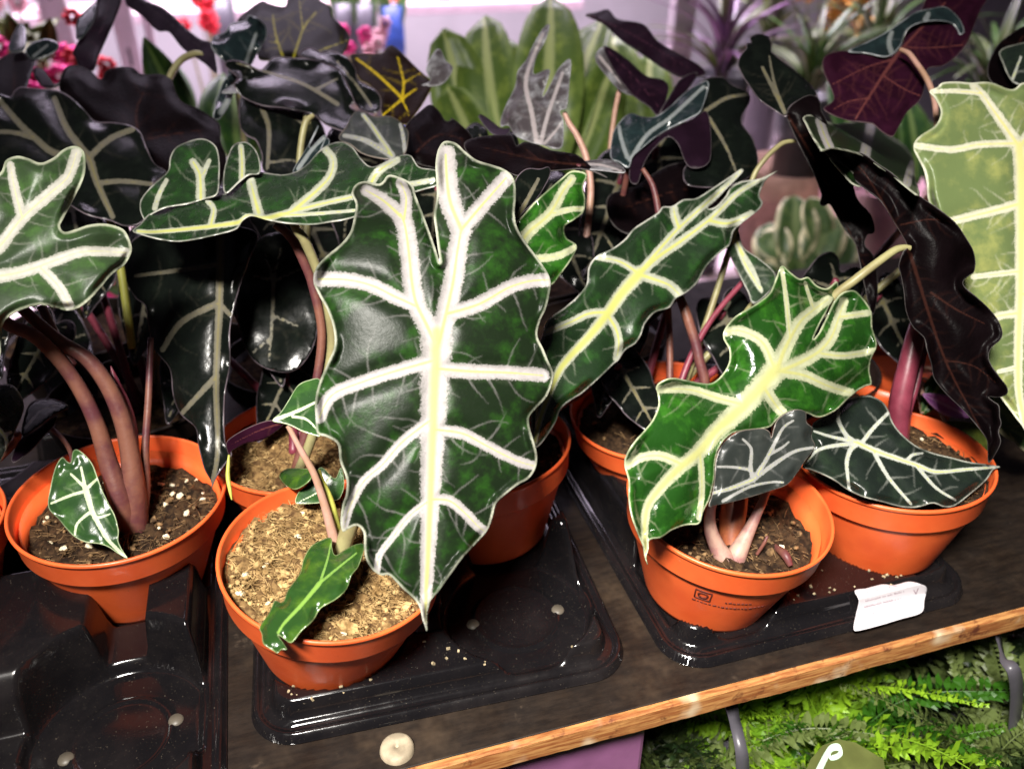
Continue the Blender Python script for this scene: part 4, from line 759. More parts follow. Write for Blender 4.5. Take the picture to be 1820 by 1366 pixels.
leaf(M_, [dict(outline=[(1462,110),(1470,97),(1500,90),(1540,97),(1577,103),(1600,86),(1611,57),(1625,43),(1640,12),(1660,-20),(1760,-25),(1742,20),(1730,50),(1720,75),(1700,100),(1675,117),(1650,121),(1645,140),(1637,175),(1612,200),(1595,230),(1585,243),(1565,232),(1550,220),(1507,214),(1475,202),(1464,192),(1478,182),(1482,172),(1475,152),(1465,130)],
     veins=[(6,3,[(1600,90),(1562,145),(1520,212)]),(5,3,[(1600,90),(1642,45),(1680,5)]),(3,2,[(1590,105),(1540,120),(1480,150)]),(3,2,[(1570,135),(1610,160),(1640,172)]),(3,2,[(1545,175),(1510,180),(1480,195)]),(3,2,[(1610,85),(1660,85),(1715,80)])], dp=[(1465,110,0.640),(1730,0,0.680),(1580,240,0.600)], res=3.4, mw=2, cup=-0.006, ripple=0.003, quilt=0.0025, finegap=13, finelen=60, side='under'),
  dict(outline=[(1507,91),(1540,75),(1575,57),(1600,40),(1627,22),(1655,15),(1680,12),(1700,27),(1710,42),(1714,57),(1706,62),(1701,52),(1690,41),(1662,37),(1632,42),(1610,56),(1600,82),(1577,101),(1540,95)], veins=[(5,4,[(1585,95),(1580,75),(1585,58)]),(5,4,[(1645,35),(1650,25)])], dp=[(1507,92,0.640),(1710,50,0.652),(1640,20,0.660)], res=3.4, mw=3, ripple=0.002, quilt=0.002)], top='teal', under='u_maroon', label='leaf turned over to show maroon underside with orange midrib')
stalk(M_, [(1600,88,0.628,3.5),(1615,95,0.622,4.5),(1627,110,0.617,4.5),(1647,140,0.61,5),(1660,175,0.605,5),(1664,210,0.60,5),(1670,300,0.595,5),(1680,450,0.59,6),(1690,620,0.59,6),(1690,700,0.59,6)], 'stalk_pink')
leaf(M_, [dict(outline=[(1830,45),(1786,68),(1765,92),(1755,126),(1765,148),(1803,160),(1850,140),(1860,80)], veins=[(3,2,[(1820,60),(1790,120)])], dp=[(1830,45,0.66),(1755,126,0.63),(1850,140,0.63)], res=5, mw=2, side='under'), dict(outline=[(1776,92),(1796,81),(1840,80),(1850,150),(1808,150),(1793,137),(1782,112)], veins=[(3,2,[(1800,140),(1815,100)])], dp=[(1776,92,0.625),(1840,80,0.62),(1800,148,0.612)], res=4, mw=4)], top='darkgreen', under='u_black')
auto_stalk(M_, 1815, 120, 0.64, soil_of('M')+np.array([.01, .01, 0]))

# back row, left to right
leaf(I_, [dict(outline=[(-60,190),(0,167),(18,172),(25,162),(37,154),(62,157),(100,160),(125,172),(150,195),(170,215),(200,217),(230,222),(250,235),(260,260),(275,290),(297,307),(270,332),(257,390),(225,402),(195,392),(150,380),(80,340),(0,330),(-60,290)],
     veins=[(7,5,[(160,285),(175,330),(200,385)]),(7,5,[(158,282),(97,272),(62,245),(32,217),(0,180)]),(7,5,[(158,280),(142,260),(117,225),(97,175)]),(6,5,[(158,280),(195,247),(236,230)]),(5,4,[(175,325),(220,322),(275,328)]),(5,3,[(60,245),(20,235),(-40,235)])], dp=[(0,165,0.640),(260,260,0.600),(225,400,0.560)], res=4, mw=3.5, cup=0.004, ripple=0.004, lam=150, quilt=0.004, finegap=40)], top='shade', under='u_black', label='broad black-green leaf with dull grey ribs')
stalk(I_, [(158,285,0.602,6),(166,320,0.603,7),(175,352,0.604,7),(195,390,0.606,7),(215,480,0.61,7),(235,620,0.615,7)], 'stalk_yellow')
leaf(I_, [dict(outline=[(105,155),(115,122),(135,116),(160,125),(175,140),(182,140),(187,127),(205,120),(235,120),(252,132),(287,132),(305,142),(312,162),(325,182),(350,192),(375,207),(391,222),(392,250),(402,280),(397,315),(380,340),(300,325),(240,270),(170,225),(120,180)],
     veins=[(5,3,[(250,260),(242,200),(262,150)]),(4,2,[(250,250),(300,240),(370,230)])], dp=[(110,140,0.670),(300,140,0.665),(390,310,0.600)], res=5, mw=2, cup=0.006, ripple=0.004, lam=130, quilt=0.004, side='under')], top='shade', under='u_black', label='black cupped leaf with wavy upper edge')
auto_stalk(I_, 250, 258, 0.635, soil_of('I')+np.array([.02, 0, 0]), 'stalk_green')
auto_stalk(I_, 345, 300, 0.61, soil_of('I')+np.array([.01, .01, 0]), 'stalk_green')
leaf(J_, [dict(outline=[(399,117),(407,107),(430,109),(462,124),(472,117),(487,101),(512,102),(555,105),(580,112),(605,125),(612,140),(630,180),(622,190),(640,205),(625,235),(580,222),(555,203),(505,192),(467,188),(430,172),(415,150),(425,140)],
     veins=[(4,2,[(600,185),(540,150),(480,130),(420,112)]),(3,2,[(560,160),(600,140)])], dp=[(400,115,0.660),(612,130,0.660),(625,235,0.615)], res=4, mw=2.5, cup=0.005, ripple=0.005, lam=110, quilt=0.003)], top='shade', under='u_purple', label='black leaf with violet-lit edge')
leaf(J_, [dict(outline=[(530,99),(550,84),(570,92),(587,90),(615,100),(632,122),(637,142),(662,155),(676,172),(675,197),(650,200),(632,185),(612,140),(590,118)], veins=[(3,2,[(660,190),(640,160),(600,110)])], dp=[(530,99,0.690),(632,120,0.680),(660,200,0.650)], res=5, mw=2.5, ripple=0.004, quilt=0.003)], top='shade', under='u_purple')
leaf(J_, [dict(outline=[(428,172),(427,225),(440,242),(455,250),(465,275),(470,305),(515,312),(560,290),(580,250),(560,205),(505,192),(467,188)], veins=[(5,3,[(465,190),(478,230),(475,300)]),(4,3,[(470,190),(510,200),(545,225)]),(3,2,[(476,290),(510,285),(550,290)])], dp=[(428,172,0.650),(570,205,0.645),(490,310,0.600)], res=5, mw=3, quilt=0.003)], top='shade', under='u_black')
auto_stalk(J_, 545, 205, 0.635, soil_of('J'), 'stalk_green', .003, .004)
stalk(J_, [(558,205,0.605,4),(545,215,0.604,6),(538,240,0.604,6),(533,280,0.605,6),(530,340,0.607,6),(535,450,0.612,6),(545,600,0.62,6)], 'stalk_green')
leaf(J_, [dict(outline=[(602,242),(615,225),(625,205),(635,196),(650,200),(665,207),(692,206),(710,215),(725,232),(726,245),(720,272),(700,283),(667,280),(642,272),(622,257),(606,251)], veins=[(6,4,[(697,277),(662,225),(645,204)]),(6,4,[(697,277),(650,250),(612,241)]),(4,3,[(720,270),(716,240),(711,220)])], dp=[(603,242,0.580),(690,200,0.600),(710,280,0.560)], res=4, mw=3, quilt=0.003, ripple=0.002)], top='slate', under='u_purple', label='grey-green leaf with pinkish ribs in the middle of the back row')
auto_stalk(J_, 697, 277, 0.568, soil_of('J')+np.array([.01, 0, 0]), 'stalk_brown')
leaf(J_, [dict(outline=[(520,305),(545,262),(565,222),(566,226),(550,262),(575,240),(580,242),(570,265),(580,245),(586,252),(575,275),(545,300)], veins=[(4,3,[(530,300),(555,265),(575,245)])], dp=[(520,305,0.555),(566,222,0.575),(586,252,0.565)], res=3.4, mw=2)], top='teal', under='u_black')
leaf(K_, [dict(outline=[(722,222),(750,195),(765,186),(780,197),(792,215),(800,214),(803,209),(835,237),(845,262),(840,290),(790,300),(730,285),(715,250)], veins=[(4,2,[(740,270),(780,240),(830,250)])], dp=[(722,222,0.620),(800,205,0.625),(790,300,0.580)], res=5, mw=2, ripple=0.003, quilt=0.003, side='under')], top='shade', under='u_black')
leaf(K_, [dict(outline=[(825,255),(837,247),(867,241),(907,240),(914,250),(919,259),(932,252),(955,257),(980,267),(1025,275),(1050,295),(1081,316),(1050,303),(1025,300),(975,304),(940,304),(920,312),(895,302),(850,287),(830,270)], veins=[(4,2,[(1040,293),(960,285),(860,262)]),(3,2,[(960,285),(930,262)])], dp=[(825,255,0.548),(1081,316,0.535),(920,310,0.520)], res=4, mw=2, ripple=0.003, quilt=0.003, side='under')], top='shade', under='u_black', label='flat black leaf underside with crinkled upper edge')
leaf(K_, [dict(outline=[(1000,296),(1040,286),(1087,284),(1112,306),(1070,303),(1035,300)], veins=[(3,2,[(1010,296),(1060,292),(1105,304)])], dp=[(1000,296,0.545),(1112,306,0.535),(1060,284,0.555)], res=4, mw=2)], top='painted_sheen', under='u_purple')
leaf(K_, [dict(outline=[(890,225),(890,212),(900,185),(915,155),(920,127),(935,107),(946,83),(964,52),(977,43),(971,68),(952,105),(949,132),(971,123),(978,126),(964,172),(978,150),(992,123),(1014,105),(1012,148),(1007,191),(995,197),(1001,215),(998,262),(964,258),(935,250),(915,240),(903,223)],
     veins=[(5,3,[(955,258),(945,200),(935,140),(965,60)]),(4,3,[(960,258),(975,200),(1000,130)]),(3,2,[(965,258),(990,230),(1000,215)])], dp=[(890,225,0.640),(977,43,0.690),(998,262,0.610)], res=3.6, mw=3, ripple=0.004, lam=60, quilt=0.004, cup=-0.004)], top='painted_sheen', under='u_grey', label='upright torn leaf with silvery light painted into its colour')
leaf(K_, [dict(outline=[(850,206),(858,204),(880,220),(892,228),(908,228),(900,240),(880,240),(865,228)], veins=[], dp=[(850,206,0.63),(908,228,0.62),(880,240,0.61)], res=4, mw=2, side='under')], top='shade', under='u_grey')
stalk(K_, [(1003,200,0.64,4),(1012,220,0.64,5),(1025,240,0.64,5.5),(1042,280,0.64,6),(1050,340,0.64,6),(1040,450,0.64,6),(1030,600,0.64,6)], 'stalk_pink')
auto_stalk(K_, 957, 262, 0.615, soil_of('K'), 'stalk_brown'); auto_stalk(K_, 1030, 293, 0.545, soil_of('K')+np.array([.01, 0, 0]), 'stalk_brown')
auto_stalk(K_, 745, 270, 0.60, soil_of('K')+np.array([-.01, 0, 0]), 'stalk_brown')
leaf(L_, [dict(outline=[(1085,280),(1087,250),(1092,230),(1107,210),(1122,201),(1142,207),(1165,207),(1190,190),(1220,162),(1255,143),(1260,152),(1246,197),(1225,211),(1187,230),(1162,246),(1142,263),(1125,278),(1117,298),(1100,288)], veins=[(4,3,[(1120,285),(1150,240),(1190,210),(1250,155)]),(4,3,[(1115,280),(1105,250),(1100,225)])], dp=[(1085,280,0.610),(1255,145,0.650),(1225,212,0.625)], res=4, mw=3, ripple=0.004, lam=90, quilt=0.003, cup=-0.005),
   dict(outline=[(1119,320),(1122,285),(1142,264),(1162,247),(1187,231),(1230,212),(1258,200),(1262,285),(1225,297),(1205,256),(1187,243),(1162,264),(1146,288),(1133,326)], veins=[], dp=[(1119,320,0.600),(1230,212,0.625),(1260,285,0.600)], res=5, mw=2, side='under')], top='teal', under='u_purple', label='teal-green curled leaf with pale midrib')
leaf(L_, [dict(outline=[(1244,148),(1282,136),(1302,150),(1329,163),(1333,180),(1318,215),(1340,250),(1345,300),(1300,330),(1225,330),(1215,300),(1250,260),(1240,210)], veins=[(4,3,[(1250,200),(1290,175),(1330,168)]),(4,2,[(1260,210),(1290,260),(1310,310)])], dp=[(1244,148,0.655),(1333,180,0.650),(1260,330,0.600)], res=4.5, mw=3, ripple=0.004, quilt=0.004, lam=90)], top='shade', under='u_purple')
auto_stalk(L_, 1118, 290, 0.612, soil_of('L'), 'stalk_brown'); auto_stalk(L_, 1262, 215, 0.64, soil_of('L')+np.array([.01, .005, 0]), 'stalk_brown')
leaf(L_, [dict(outline=[(1130,330),(1200,290),(1300,295),(1345,320),(1300,360),(1230,400),(1140,420),(1090,400),(1080,350)], veins=[(4,2,[(1110,370),(1200,340),(1320,325)])], dp=[(1130,320,0.640),(1345,310,0.640),(1140,420,0.600)], res=7, mw=2, quilt=0.003, side='under')], top='shade', under='u_black')

# rearmost row
leaf(N_, [dict(outline=[(180,-60),(172,0),(170,25),(160,50),(140,72),(129,95),(135,105),(140,118),(165,126),(175,100),(190,67),(207,27),(216,0),(225,-60)], veins=[(3,2,[(200,-50),(185,40),(150,110)])], dp=[(180,-60,0.760),(225,-60,0.760),(150,120,0.700)], res=5, mw=2, cup=0.006, side='under', ripple=0.002), dict(outline=[(135,68),(136,40),(150,20),(172,4),(171,24),(161,49),(141,71)], veins=[], dp=[(135,68,0.715),(172,4,0.745),(161,49,0.725)], res=5, mw=3)], top='teal', under='u_purple', label='dark folded leaf standing upright in front of the left white post')
leaf(N_, [dict(outline=[(205,-40),(222,0),(225,10),(250,27),(280,55),(300,57),(325,87),(362,112),(385,131),(383,105),(377,77),(357,70),(330,50),(310,30),(287,12),(250,-4),(235,-40)], veins=[(3,2,[(225,-20),(300,40),(375,100)])], dp=[(210,-40,0.760),(377,77,0.710),(385,130,0.700)], res=5, mw=2, cup=0.006, side='under')], top='shade', under='u_grey', label='grey-purple drooping leaf below the pink shelf')
leaf(N_, [dict(outline=[(-30,130),(0,105),(25,92),(50,95),(62,107),(52,140),(45,160),(20,178),(0,172),(-30,180)], veins=[(4,2,[(25,170),(25,120),(20,95)])], dp=[(-30,130,0.700),(62,107,0.700),(20,178,0.660)], res=5, mw=2, side='under'), dict(outline=[(45,92),(57,77),(82,69),(104,77),(98,92),(62,107)], veins=[(3,2,[(60,100),(85,80)])], dp=[(45,92,0.700),(104,77,0.705),(62,107,0.698)], res=4, mw=3), dict(outline=[(15,82),(25,57),(37,41),(45,52),(43,87),(20,93)], veins=[], dp=[(15,82,0.71),(37,41,0.73),(43,87,0.705)], res=4, mw=3)], top='teal', under='u_black')
leaf(N_, [dict(outline=[(58,125),(75,122),(90,140),(98,150),(112,140),(106,152),(85,157),(70,150)], veins=[], dp=[(58,125,0.69),(112,140,0.69),(85,157,0.68)], res=5, mw=2, side='under')], top='shade', under='u_purple')
auto_stalk(N_, 152, 112, 0.71, soil_of('N'), 'stalk_green'); auto_stalk(N_, 25, 165, 0.68, soil_of('N')+np.array([-.01, 0, 0]), 'stalk_green')
stalk(N_, [(372,112,0.71,4),(360,98,0.712,5),(347,96,0.713,6),(322,107,0.715,6),(302,137,0.717,6),(280,200,0.72,6),(230,350,0.72,6),(170,520,0.72,6)], 'stalk_green')
leaf(O_, [dict(outline=[(422,37),(442,17),(465,2),(480,7),(505,12),(510,2),(512,-20),(535,-35),(560,-15),(570,1),(587,12),(592,32),(612,50),(621,67),(615,87),(600,102),(560,115),(520,110),(480,108),(460,105),(455,82),(430,62)],
     veins=[(4,3,[(505,108),(490,62),(485,27)]),(4,3,[(520,108),(540,50),(562,22)]),(3,2,[(538,52),(532,0)]),(3,2,[(568,90),(618,72)]),(3,2,[(490,75),(474,74)])], dp=[(422,37,0.740),(615,40,0.745),(510,112,0.700)], res=4, mw=2, cup=0.004, ripple=0.003, quilt=0.003, side='under')], top='shade', under='u_yellow', label='dark brown leaf underside with yellow-green ribs at top centre')
leaf(O_, [dict(outline=[(622,100),(637,96),(677,95),(690,82),(700,82),(717,97),(740,120),(766,145),(765,160),(750,187),(735,207),(725,221),(700,218),(682,208),(676,190),(676,172),(655,150),(638,140)],
     veins=[(4.5,3.5,[(715,175),(670,132),(633,104)]),(4,3,[(715,175),(717,145),(707,102)]),(3,2,[(718,147),(750,128)]),(4,3,[(715,176),(680,205)]),(4,3,[(717,174),(740,158)]),(3,2,[(716,178),(727,205)])], dp=[(622,100,0.690),(766,145,0.690),(720,220,0.650)], res=4, mw=2, cup=0.003, ripple=0.002, quilt=0.003, side='under'),
   dict(outline=[(757,124),(770,95),(782,87),(792,107),(805,120),(796,140),(780,152),(747,153),(765,143)], veins=[], dp=[(757,124,0.692),(805,120,0.692),(765,150,0.686)], res=4, mw=3, ripple=0.002)], top='painted_sheen', under='u_brown', label='brown leaf underside with bright yellow star of ribs')
leaf(O_, [dict(outline=[(375,82),(380,65),(400,57),(410,42),(435,37),(442,27),(457,32),(472,45),(474,65),(465,82),(455,100),(447,115),(422,140),(417,162),(405,190),(390,212),(378,210),(392,155),(405,130),(400,112),(387,100)], veins=[(5,3,[(392,200),(430,130),(455,60)])], dp=[(375,82,0.690),(474,50,0.710),(385,212,0.665)], res=4, mw=3, ripple=0.005, lam=60, quilt=0.004)], top='teal', under='u_black', label='curled blue-sheened leaf')
leaf(O_, [dict(outline=[(393,165),(415,150),(445,140),(462,155),(490,162),(455,164),(420,165)], veins=[], dp=[(393,165,0.665),(445,140,0.675),(490,162,0.66)], res=4, mw=2)], top='painted_sheen', under='u_black')
auto_stalk(O_, 512, 108, 0.705, soil_of('O'), 'stalk_yellow'); auto_stalk(O_, 715, 178, 0.68, soil_of('O')+np.array([.012, 0, 0]), 'stalk_yellow'); auto_stalk(O_, 420, 150, 0.69, soil_of('O')+np.array([-.01, 0, 0]), 'stalk_green')
leaf(Q_, [dict(outline=[(1040,27),(1060,22),(1081,17),(1097,34),(1143,43),(1167,71),(1189,86),(1240,114),(1255,130),(1240,137),(1210,138),(1180,123),(1134,92),(1103,71),(1072,43)], veins=[(3,2,[(1050,28),(1120,60),(1230,125)])], dp=[(1040,27,0.770),(1189,86,0.730),(1180,123,0.720)], res=5, mw=2, ripple=0.003, side='under')], top='shade', under='u_purple', label='purple-brown folded leaf at upper right of centre')
leaf(Q_, [dict(outline=[(1072,83),(1087,86),(1118,108),(1149,135),(1177,141),(1189,157),(1172,206),(1155,191),(1124,169),(1105,145),(1085,115)], veins=[(3,2,[(1080,90),(1130,140),(1170,190)])], dp=[(1072,83,0.720),(1189,150,0.700),(1165,205,0.680)], res=5, mw=2, side='under', cup=0.004), dict(outline=[(1057,103),(1072,84),(1086,117),(1106,147),(1125,170),(1100,160),(1075,132)], veins=[(3,2,[(1065,100),(1110,155)])], dp=[(1057,103,0.725),(1072,84,0.722),(1125,170,0.694)], res=4, mw=3)], top='painted_sheen', under='u_purple', label='purple leaf with lavender light painted on its inner face')
leaf(Q_, [dict(outline=[(1170,206),(1190,170),(1210,140),(1240,128),(1230,150),(1200,185)], veins=[], dp=[(1170,206,0.68),(1240,128,0.71),(1200,185,0.69)], res=5, mw=2, side='under')], top='painted_sheen', under='u_purple')
stalk(Q_, [(1104,150,0.712,3.5),(1100,165,0.711,4.5),(1092,205,0.711,4.5),(1085,275,0.712,5),(1090,400,0.715,5),(1100,520,0.72,5)], 'stalk_pink')
auto_stalk(Q_, 1225, 125, 0.735, soil_of('Q'), 'stalk_brown')

# added dark leaves that make gaps between the rows read as shade
ARROW = np.array([(0,-95),(14,-112),(34,-118),(50,-100),(56,-70),(58,-35),(50,0),(46,30),(34,62),(18,95),(0,132),(-18,95),(-34,62),(-46,30),(-50,0),(-58,-35),(-56,-70),(-50,-100),(-34,-118),(-14,-112)], float)
AV = [(6,2,[(0,-75),(0,0),(0,70),(0,122)]),(4,2,[(0,-75),(26,-100)]),(4,2,[(0,-75),(-26,-100)]),(4,2,[(0,-60),(52,-50)]),(4,2,[(0,-60),(-52,-50)]),(4,2,[(0,-15),(46,5)]),(4,2,[(0,-15),(-46,5)]),(3,2,[(0,35),(34,58)]),(3,2,[(0,35),(-34,58)])]
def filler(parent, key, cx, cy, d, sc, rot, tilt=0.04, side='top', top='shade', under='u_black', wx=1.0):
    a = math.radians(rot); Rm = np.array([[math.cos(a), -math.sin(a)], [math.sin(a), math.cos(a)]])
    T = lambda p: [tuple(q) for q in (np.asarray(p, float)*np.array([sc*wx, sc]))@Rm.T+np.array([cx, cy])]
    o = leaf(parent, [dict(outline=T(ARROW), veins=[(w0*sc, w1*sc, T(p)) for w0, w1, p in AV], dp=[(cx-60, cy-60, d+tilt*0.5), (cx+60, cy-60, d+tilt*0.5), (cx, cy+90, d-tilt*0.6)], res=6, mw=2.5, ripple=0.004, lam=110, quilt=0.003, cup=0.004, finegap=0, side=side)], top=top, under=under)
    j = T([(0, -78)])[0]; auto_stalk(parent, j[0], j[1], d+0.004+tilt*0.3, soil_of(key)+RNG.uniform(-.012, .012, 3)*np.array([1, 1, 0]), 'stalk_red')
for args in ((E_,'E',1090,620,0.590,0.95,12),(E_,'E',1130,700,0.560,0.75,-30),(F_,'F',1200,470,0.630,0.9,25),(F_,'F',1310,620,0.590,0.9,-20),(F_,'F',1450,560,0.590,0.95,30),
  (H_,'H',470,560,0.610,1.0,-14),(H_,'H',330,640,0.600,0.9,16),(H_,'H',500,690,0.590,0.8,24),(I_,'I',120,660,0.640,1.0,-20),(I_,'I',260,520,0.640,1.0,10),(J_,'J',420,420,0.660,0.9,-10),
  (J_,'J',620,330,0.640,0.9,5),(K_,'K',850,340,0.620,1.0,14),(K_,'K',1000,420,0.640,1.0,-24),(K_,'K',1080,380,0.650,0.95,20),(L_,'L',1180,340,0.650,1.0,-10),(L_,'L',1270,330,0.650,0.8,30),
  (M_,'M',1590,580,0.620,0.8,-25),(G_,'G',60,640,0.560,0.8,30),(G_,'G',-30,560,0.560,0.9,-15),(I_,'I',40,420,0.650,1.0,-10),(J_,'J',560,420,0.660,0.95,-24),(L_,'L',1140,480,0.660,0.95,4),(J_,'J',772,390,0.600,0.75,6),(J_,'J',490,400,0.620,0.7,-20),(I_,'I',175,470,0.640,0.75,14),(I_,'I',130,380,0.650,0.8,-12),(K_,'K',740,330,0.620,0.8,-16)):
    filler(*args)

# ------------------------------------------------------------------ the display behind the shelf
def strip_leaf(base, tip, width, mat, bend=0.12, nrm=None, name='leaf', parent=None, nu=12, shape='oval', fold=0.15):
    base = np.asarray(base, float); tip = np.asarray(tip, float); ax = tip-base; L = np.linalg.norm(ax); ax /= L
    n = -FW if nrm is None else np.asarray(nrm, float); n = n-ax*(n@ax); n /= np.linalg.norm(n)+1e-9; sd = np.cross(ax, n)
    t = np.linspace(0, 1, nu+1); sh = {'oval': np.sin(np.pi*np.clip(t, .02, .995))**0.8, 'strap': np.clip(1.0-t, 0.02, 1)**0.45*0.9+0.05, 'round': np.sqrt(np.clip(1-(2*t-1)**2, 0.002, 1))}[shape]
    V, A = [], []
    for i, ti in enumerate(t):
        for q in (-1, -.5, 0, .5, 1):
            V.append(base+ax*L*ti+sd*q*sh[i]*width*0.5+n*(bend*L*math.sin(math.pi*ti)*0.5+fold*width*sh[i]*abs(q)-bend*L*ti*ti))
            A.append((1-abs(q)*6, 1-abs(q)*8, 1-(1-abs(q))*3.2, 0))
    Fc = [(i*5+j, i*5+j+1, (i+1)*5+j+1, (i+1)*5+j) for i in range(nu) for j in range(4)]
    o = mesh_obj(name, V, Fc, M[mat] if isinstance(mat, str) else mat, parent, attr=A)
    m_ = o.modifiers.new('thickness', 'SOLIDIFY'); m_.thickness = 0.0006; m_.offset = 0
    return o
M['leaf_lime'] = mat_leaf('leaf_lime', (0.10, 0.17, 0.03), (0.25, 0.34, 0.06), vein=(0.40, 0.48, 0.18), core=(0.45, 0.52, 0.2), margin=(0.20, 0.29, 0.06), rough=0.4, transl=0.25, fine=0)
M['leaf_green'] = mat_leaf('leaf_green', (0.03, 0.09, 0.02), (0.09, 0.20, 0.03), vein=(0.20, 0.32, 0.08), core=(0.20, 0.32, 0.08), margin=(0.12, 0.22, 0.05), rough=0.35, transl=0.2, fine=0)
M['leaf_olive'] = mat_leaf('leaf_olive', (0.05, 0.07, 0.012), (0.16, 0.19, 0.02), vein=(0.22, 0.25, 0.05), core=(0.2, 0.22, 0.05), margin=(0.12, 0.15, 0.03), rough=0.4, transl=0.2, fine=0)
M['brom_pink'] = mat_leaf('bromeliad_pink', (0.06, 0.05, 0.04), (0.35, 0.14, 0.36), vein=(0.55, 0.25, 0.60), core=(0.5, 0.25, 0.55), margin=(0.30, 0.12, 0.28), rough=0.35, transl=0.15, fine=0, var=18)
M['brom_green'] = mat_leaf('bromeliad_green', (0.04, 0.07, 0.02), (0.16, 0.24, 0.05), vein=(0.35, 0.40, 0.22), core=(0.4, 0.42, 0.25), margin=(0.12, 0.18, 0.05), rough=0.35, transl=0.15, fine=0, var=20)
M['variegated'] = mat_leaf('variegated', (0.05, 0.10, 0.03), (0.12, 0.18, 0.05), vein=(0.16, 0.22, 0.07), core=(0.14, 0.2, 0.07), margin=(0.80, 0.74, 0.46), rough=0.4, transl=0.15, fine=0)
M['pinkleaf'] = mat_leaf('pink_leaf', (0.40, 0.12, 0.42), (0.62, 0.28, 0.62), vein=(0.6, 0.3, 0.6), core=(0.6, 0.3, 0.6), margin=(0.62, 0.35, 0.6), rough=0.35, transl=0.2, fine=0)
M['magenta'] = mat_plain('magenta_plastic', (0.70, 0.012, 0.20), 0.4, 0.4)
M['blush'] = mat_plain('blush_paper', (0.78, 0.46, 0.50), 0.6, 0.2, var=0.15)
M['clay'] = mat_plain('clay', (0.42, 0.26, 0.20), 0.7, 0.2, var=0.3)
M['mauve'] = mat_plain('mauve_plastic', (0.26, 0.10, 0.22), 0.45, 0.4, var=0.15)
M['grey_plastic'] = mat_plain('grey_plastic', (0.085, 0.080, 0.095), 0.35, 0.5, var=0.2)
M['blue'] = mat_plain('blue_plastic', (0.03, 0.07, 0.28), 0.4, 0.4)
M['pinkboard'] = mat_plain('pinkish_board', (0.58, 0.46, 0.50), 0.5, 0.3, var=0.1)
M['yellowbloom'] = mat_plain('yellow_bloom', (0.85, 0.48, 0.12), 0.6, 0.2, var=0.3)
M['redbloom'] = mat_plain('red_bloom', (0.75, 0.03, 0.05), 0.6, 0.2, var=0.3)

bench = thing('display_bench', (0.3, 1.5, FLOOR_Z), 'low pale plant bench behind the alocasia shelf', 'bench')
BZ = -0.24
v, f = box((0.3, 1.57, BZ-0.015), (1.9, 0.60, 0.015)); bevel(mesh_obj('bench_top', v, f, M['pinkboard'], bench, smooth=False), 0.003)
for sx in (-1.4, 0.3, 2.0):
    v, f = box((sx, 1.62, (BZ-0.03+FLOOR_Z)/2), (0.03, 0.5, (BZ-0.03-FLOOR_Z)/2)); mesh_obj('leg', v, f, M['white'], bench, smooth=False)
def upright(px, py, d, w, label, z0=FLOOR_Z, z1=1.3, mat='white', name='shelf_post'):
    p = at(px, py, d); r = w*d/F_PX/2
    o = thing(name, (p[0], p[1], z0), label, 'post', 'white metal shelf posts')
    v, f = box((p[0], p[1], (z0+z1)/2), (r, r*0.7, (z1-z0)/2)); bevel(mesh_obj('upright', v, f, M[mat], o, smooth=False), 0.003)
    for zz in np.arange(z0+0.1, z1, 0.12):
        v, f = box((p[0], p[1]-r*0.7-0.0006, zz), (r*0.12, 0.0012, 0.016)); mesh_obj('slot', v, f, M['grey_plastic'], o, smooth=False)
    return p
upright(108, 60, 1.55, 44, 'broad white metal post at the upper left')
upright(226, 70, 1.58, 34, 'thinner white metal post right of the broad one at upper left')
upright(268, 70, 1.6, 16, 'narrowest white metal strip post at upper left')
upright(1209, 60, 1.5, 40, 'white metal post at upper right of centre')

def simple_pot(parent, c, r, h, mat, k=28):
    v, f = lathe([(0, 0.001), (r*0.72, 0.001), (r*0.93, h*0.76), (r*0.95, h*0.76), (r, h*0.78), (r*1.02, h), (r*0.95, h), (r*0.90, h*0.8), (0, h*0.82)], k)
    return mesh_obj('flower_pot', v+np.asarray(c), f, M[mat], parent)
# far shelf with orange pots
a = at(230, 16, 2.2); b = at(900, 16, 2.2); zs = at(560, 12, 2.2)[2]; yy = (a[1]+b[1])/2
far = thing('wall_shelf', (0.5*(a[0]+b[0]), yy, zs), 'pink-white far shelf board carrying orange pots at the top edge', 'shelf')
v, f = box((0.5*(a[0]+b[0]), yy+0.12, zs-0.012), (0.75, 0.16, 0.012)); bevel(mesh_obj('board', v, f, M['pinkboard'], far, smooth=False), 0.002)
for sx in (-0.70, 0.70):
    v, f = box((0.5*(a[0]+b[0])+sx, yy+0.2, (zs-0.024+FLOOR_Z)/2), (0.02, 0.02, (zs-0.024-FLOOR_Z)/2)); mesh_obj('leg', v, f, M['white'], far, smooth=False)
for i, (px, lab_) in enumerate(((607, 'orange pot at the left end of the far shelf row'), (720, 'orange pot in the middle of the far shelf row'), (812, 'orange pot at the right end of the far shelf row'))):
    p = at(px, 4, 2.2); t_ = thing('far_pot', (p[0], yy+0.06, zs), lab_, 'pot', 'orange pots on the far shelf')
    simple_pot(t_, (p[0], yy+0.06, zs+0.0005), 0.030, 0.055, 'pot')
    for q in range(5): strip_leaf((p[0], yy+0.06, zs+0.045), (p[0]+RNG.uniform(-.05, .05), yy+0.06+RNG.uniform(-.03, .03), zs+0.045+RNG.uniform(.06, .12)), 0.03, 'leaf_green', parent=t_)
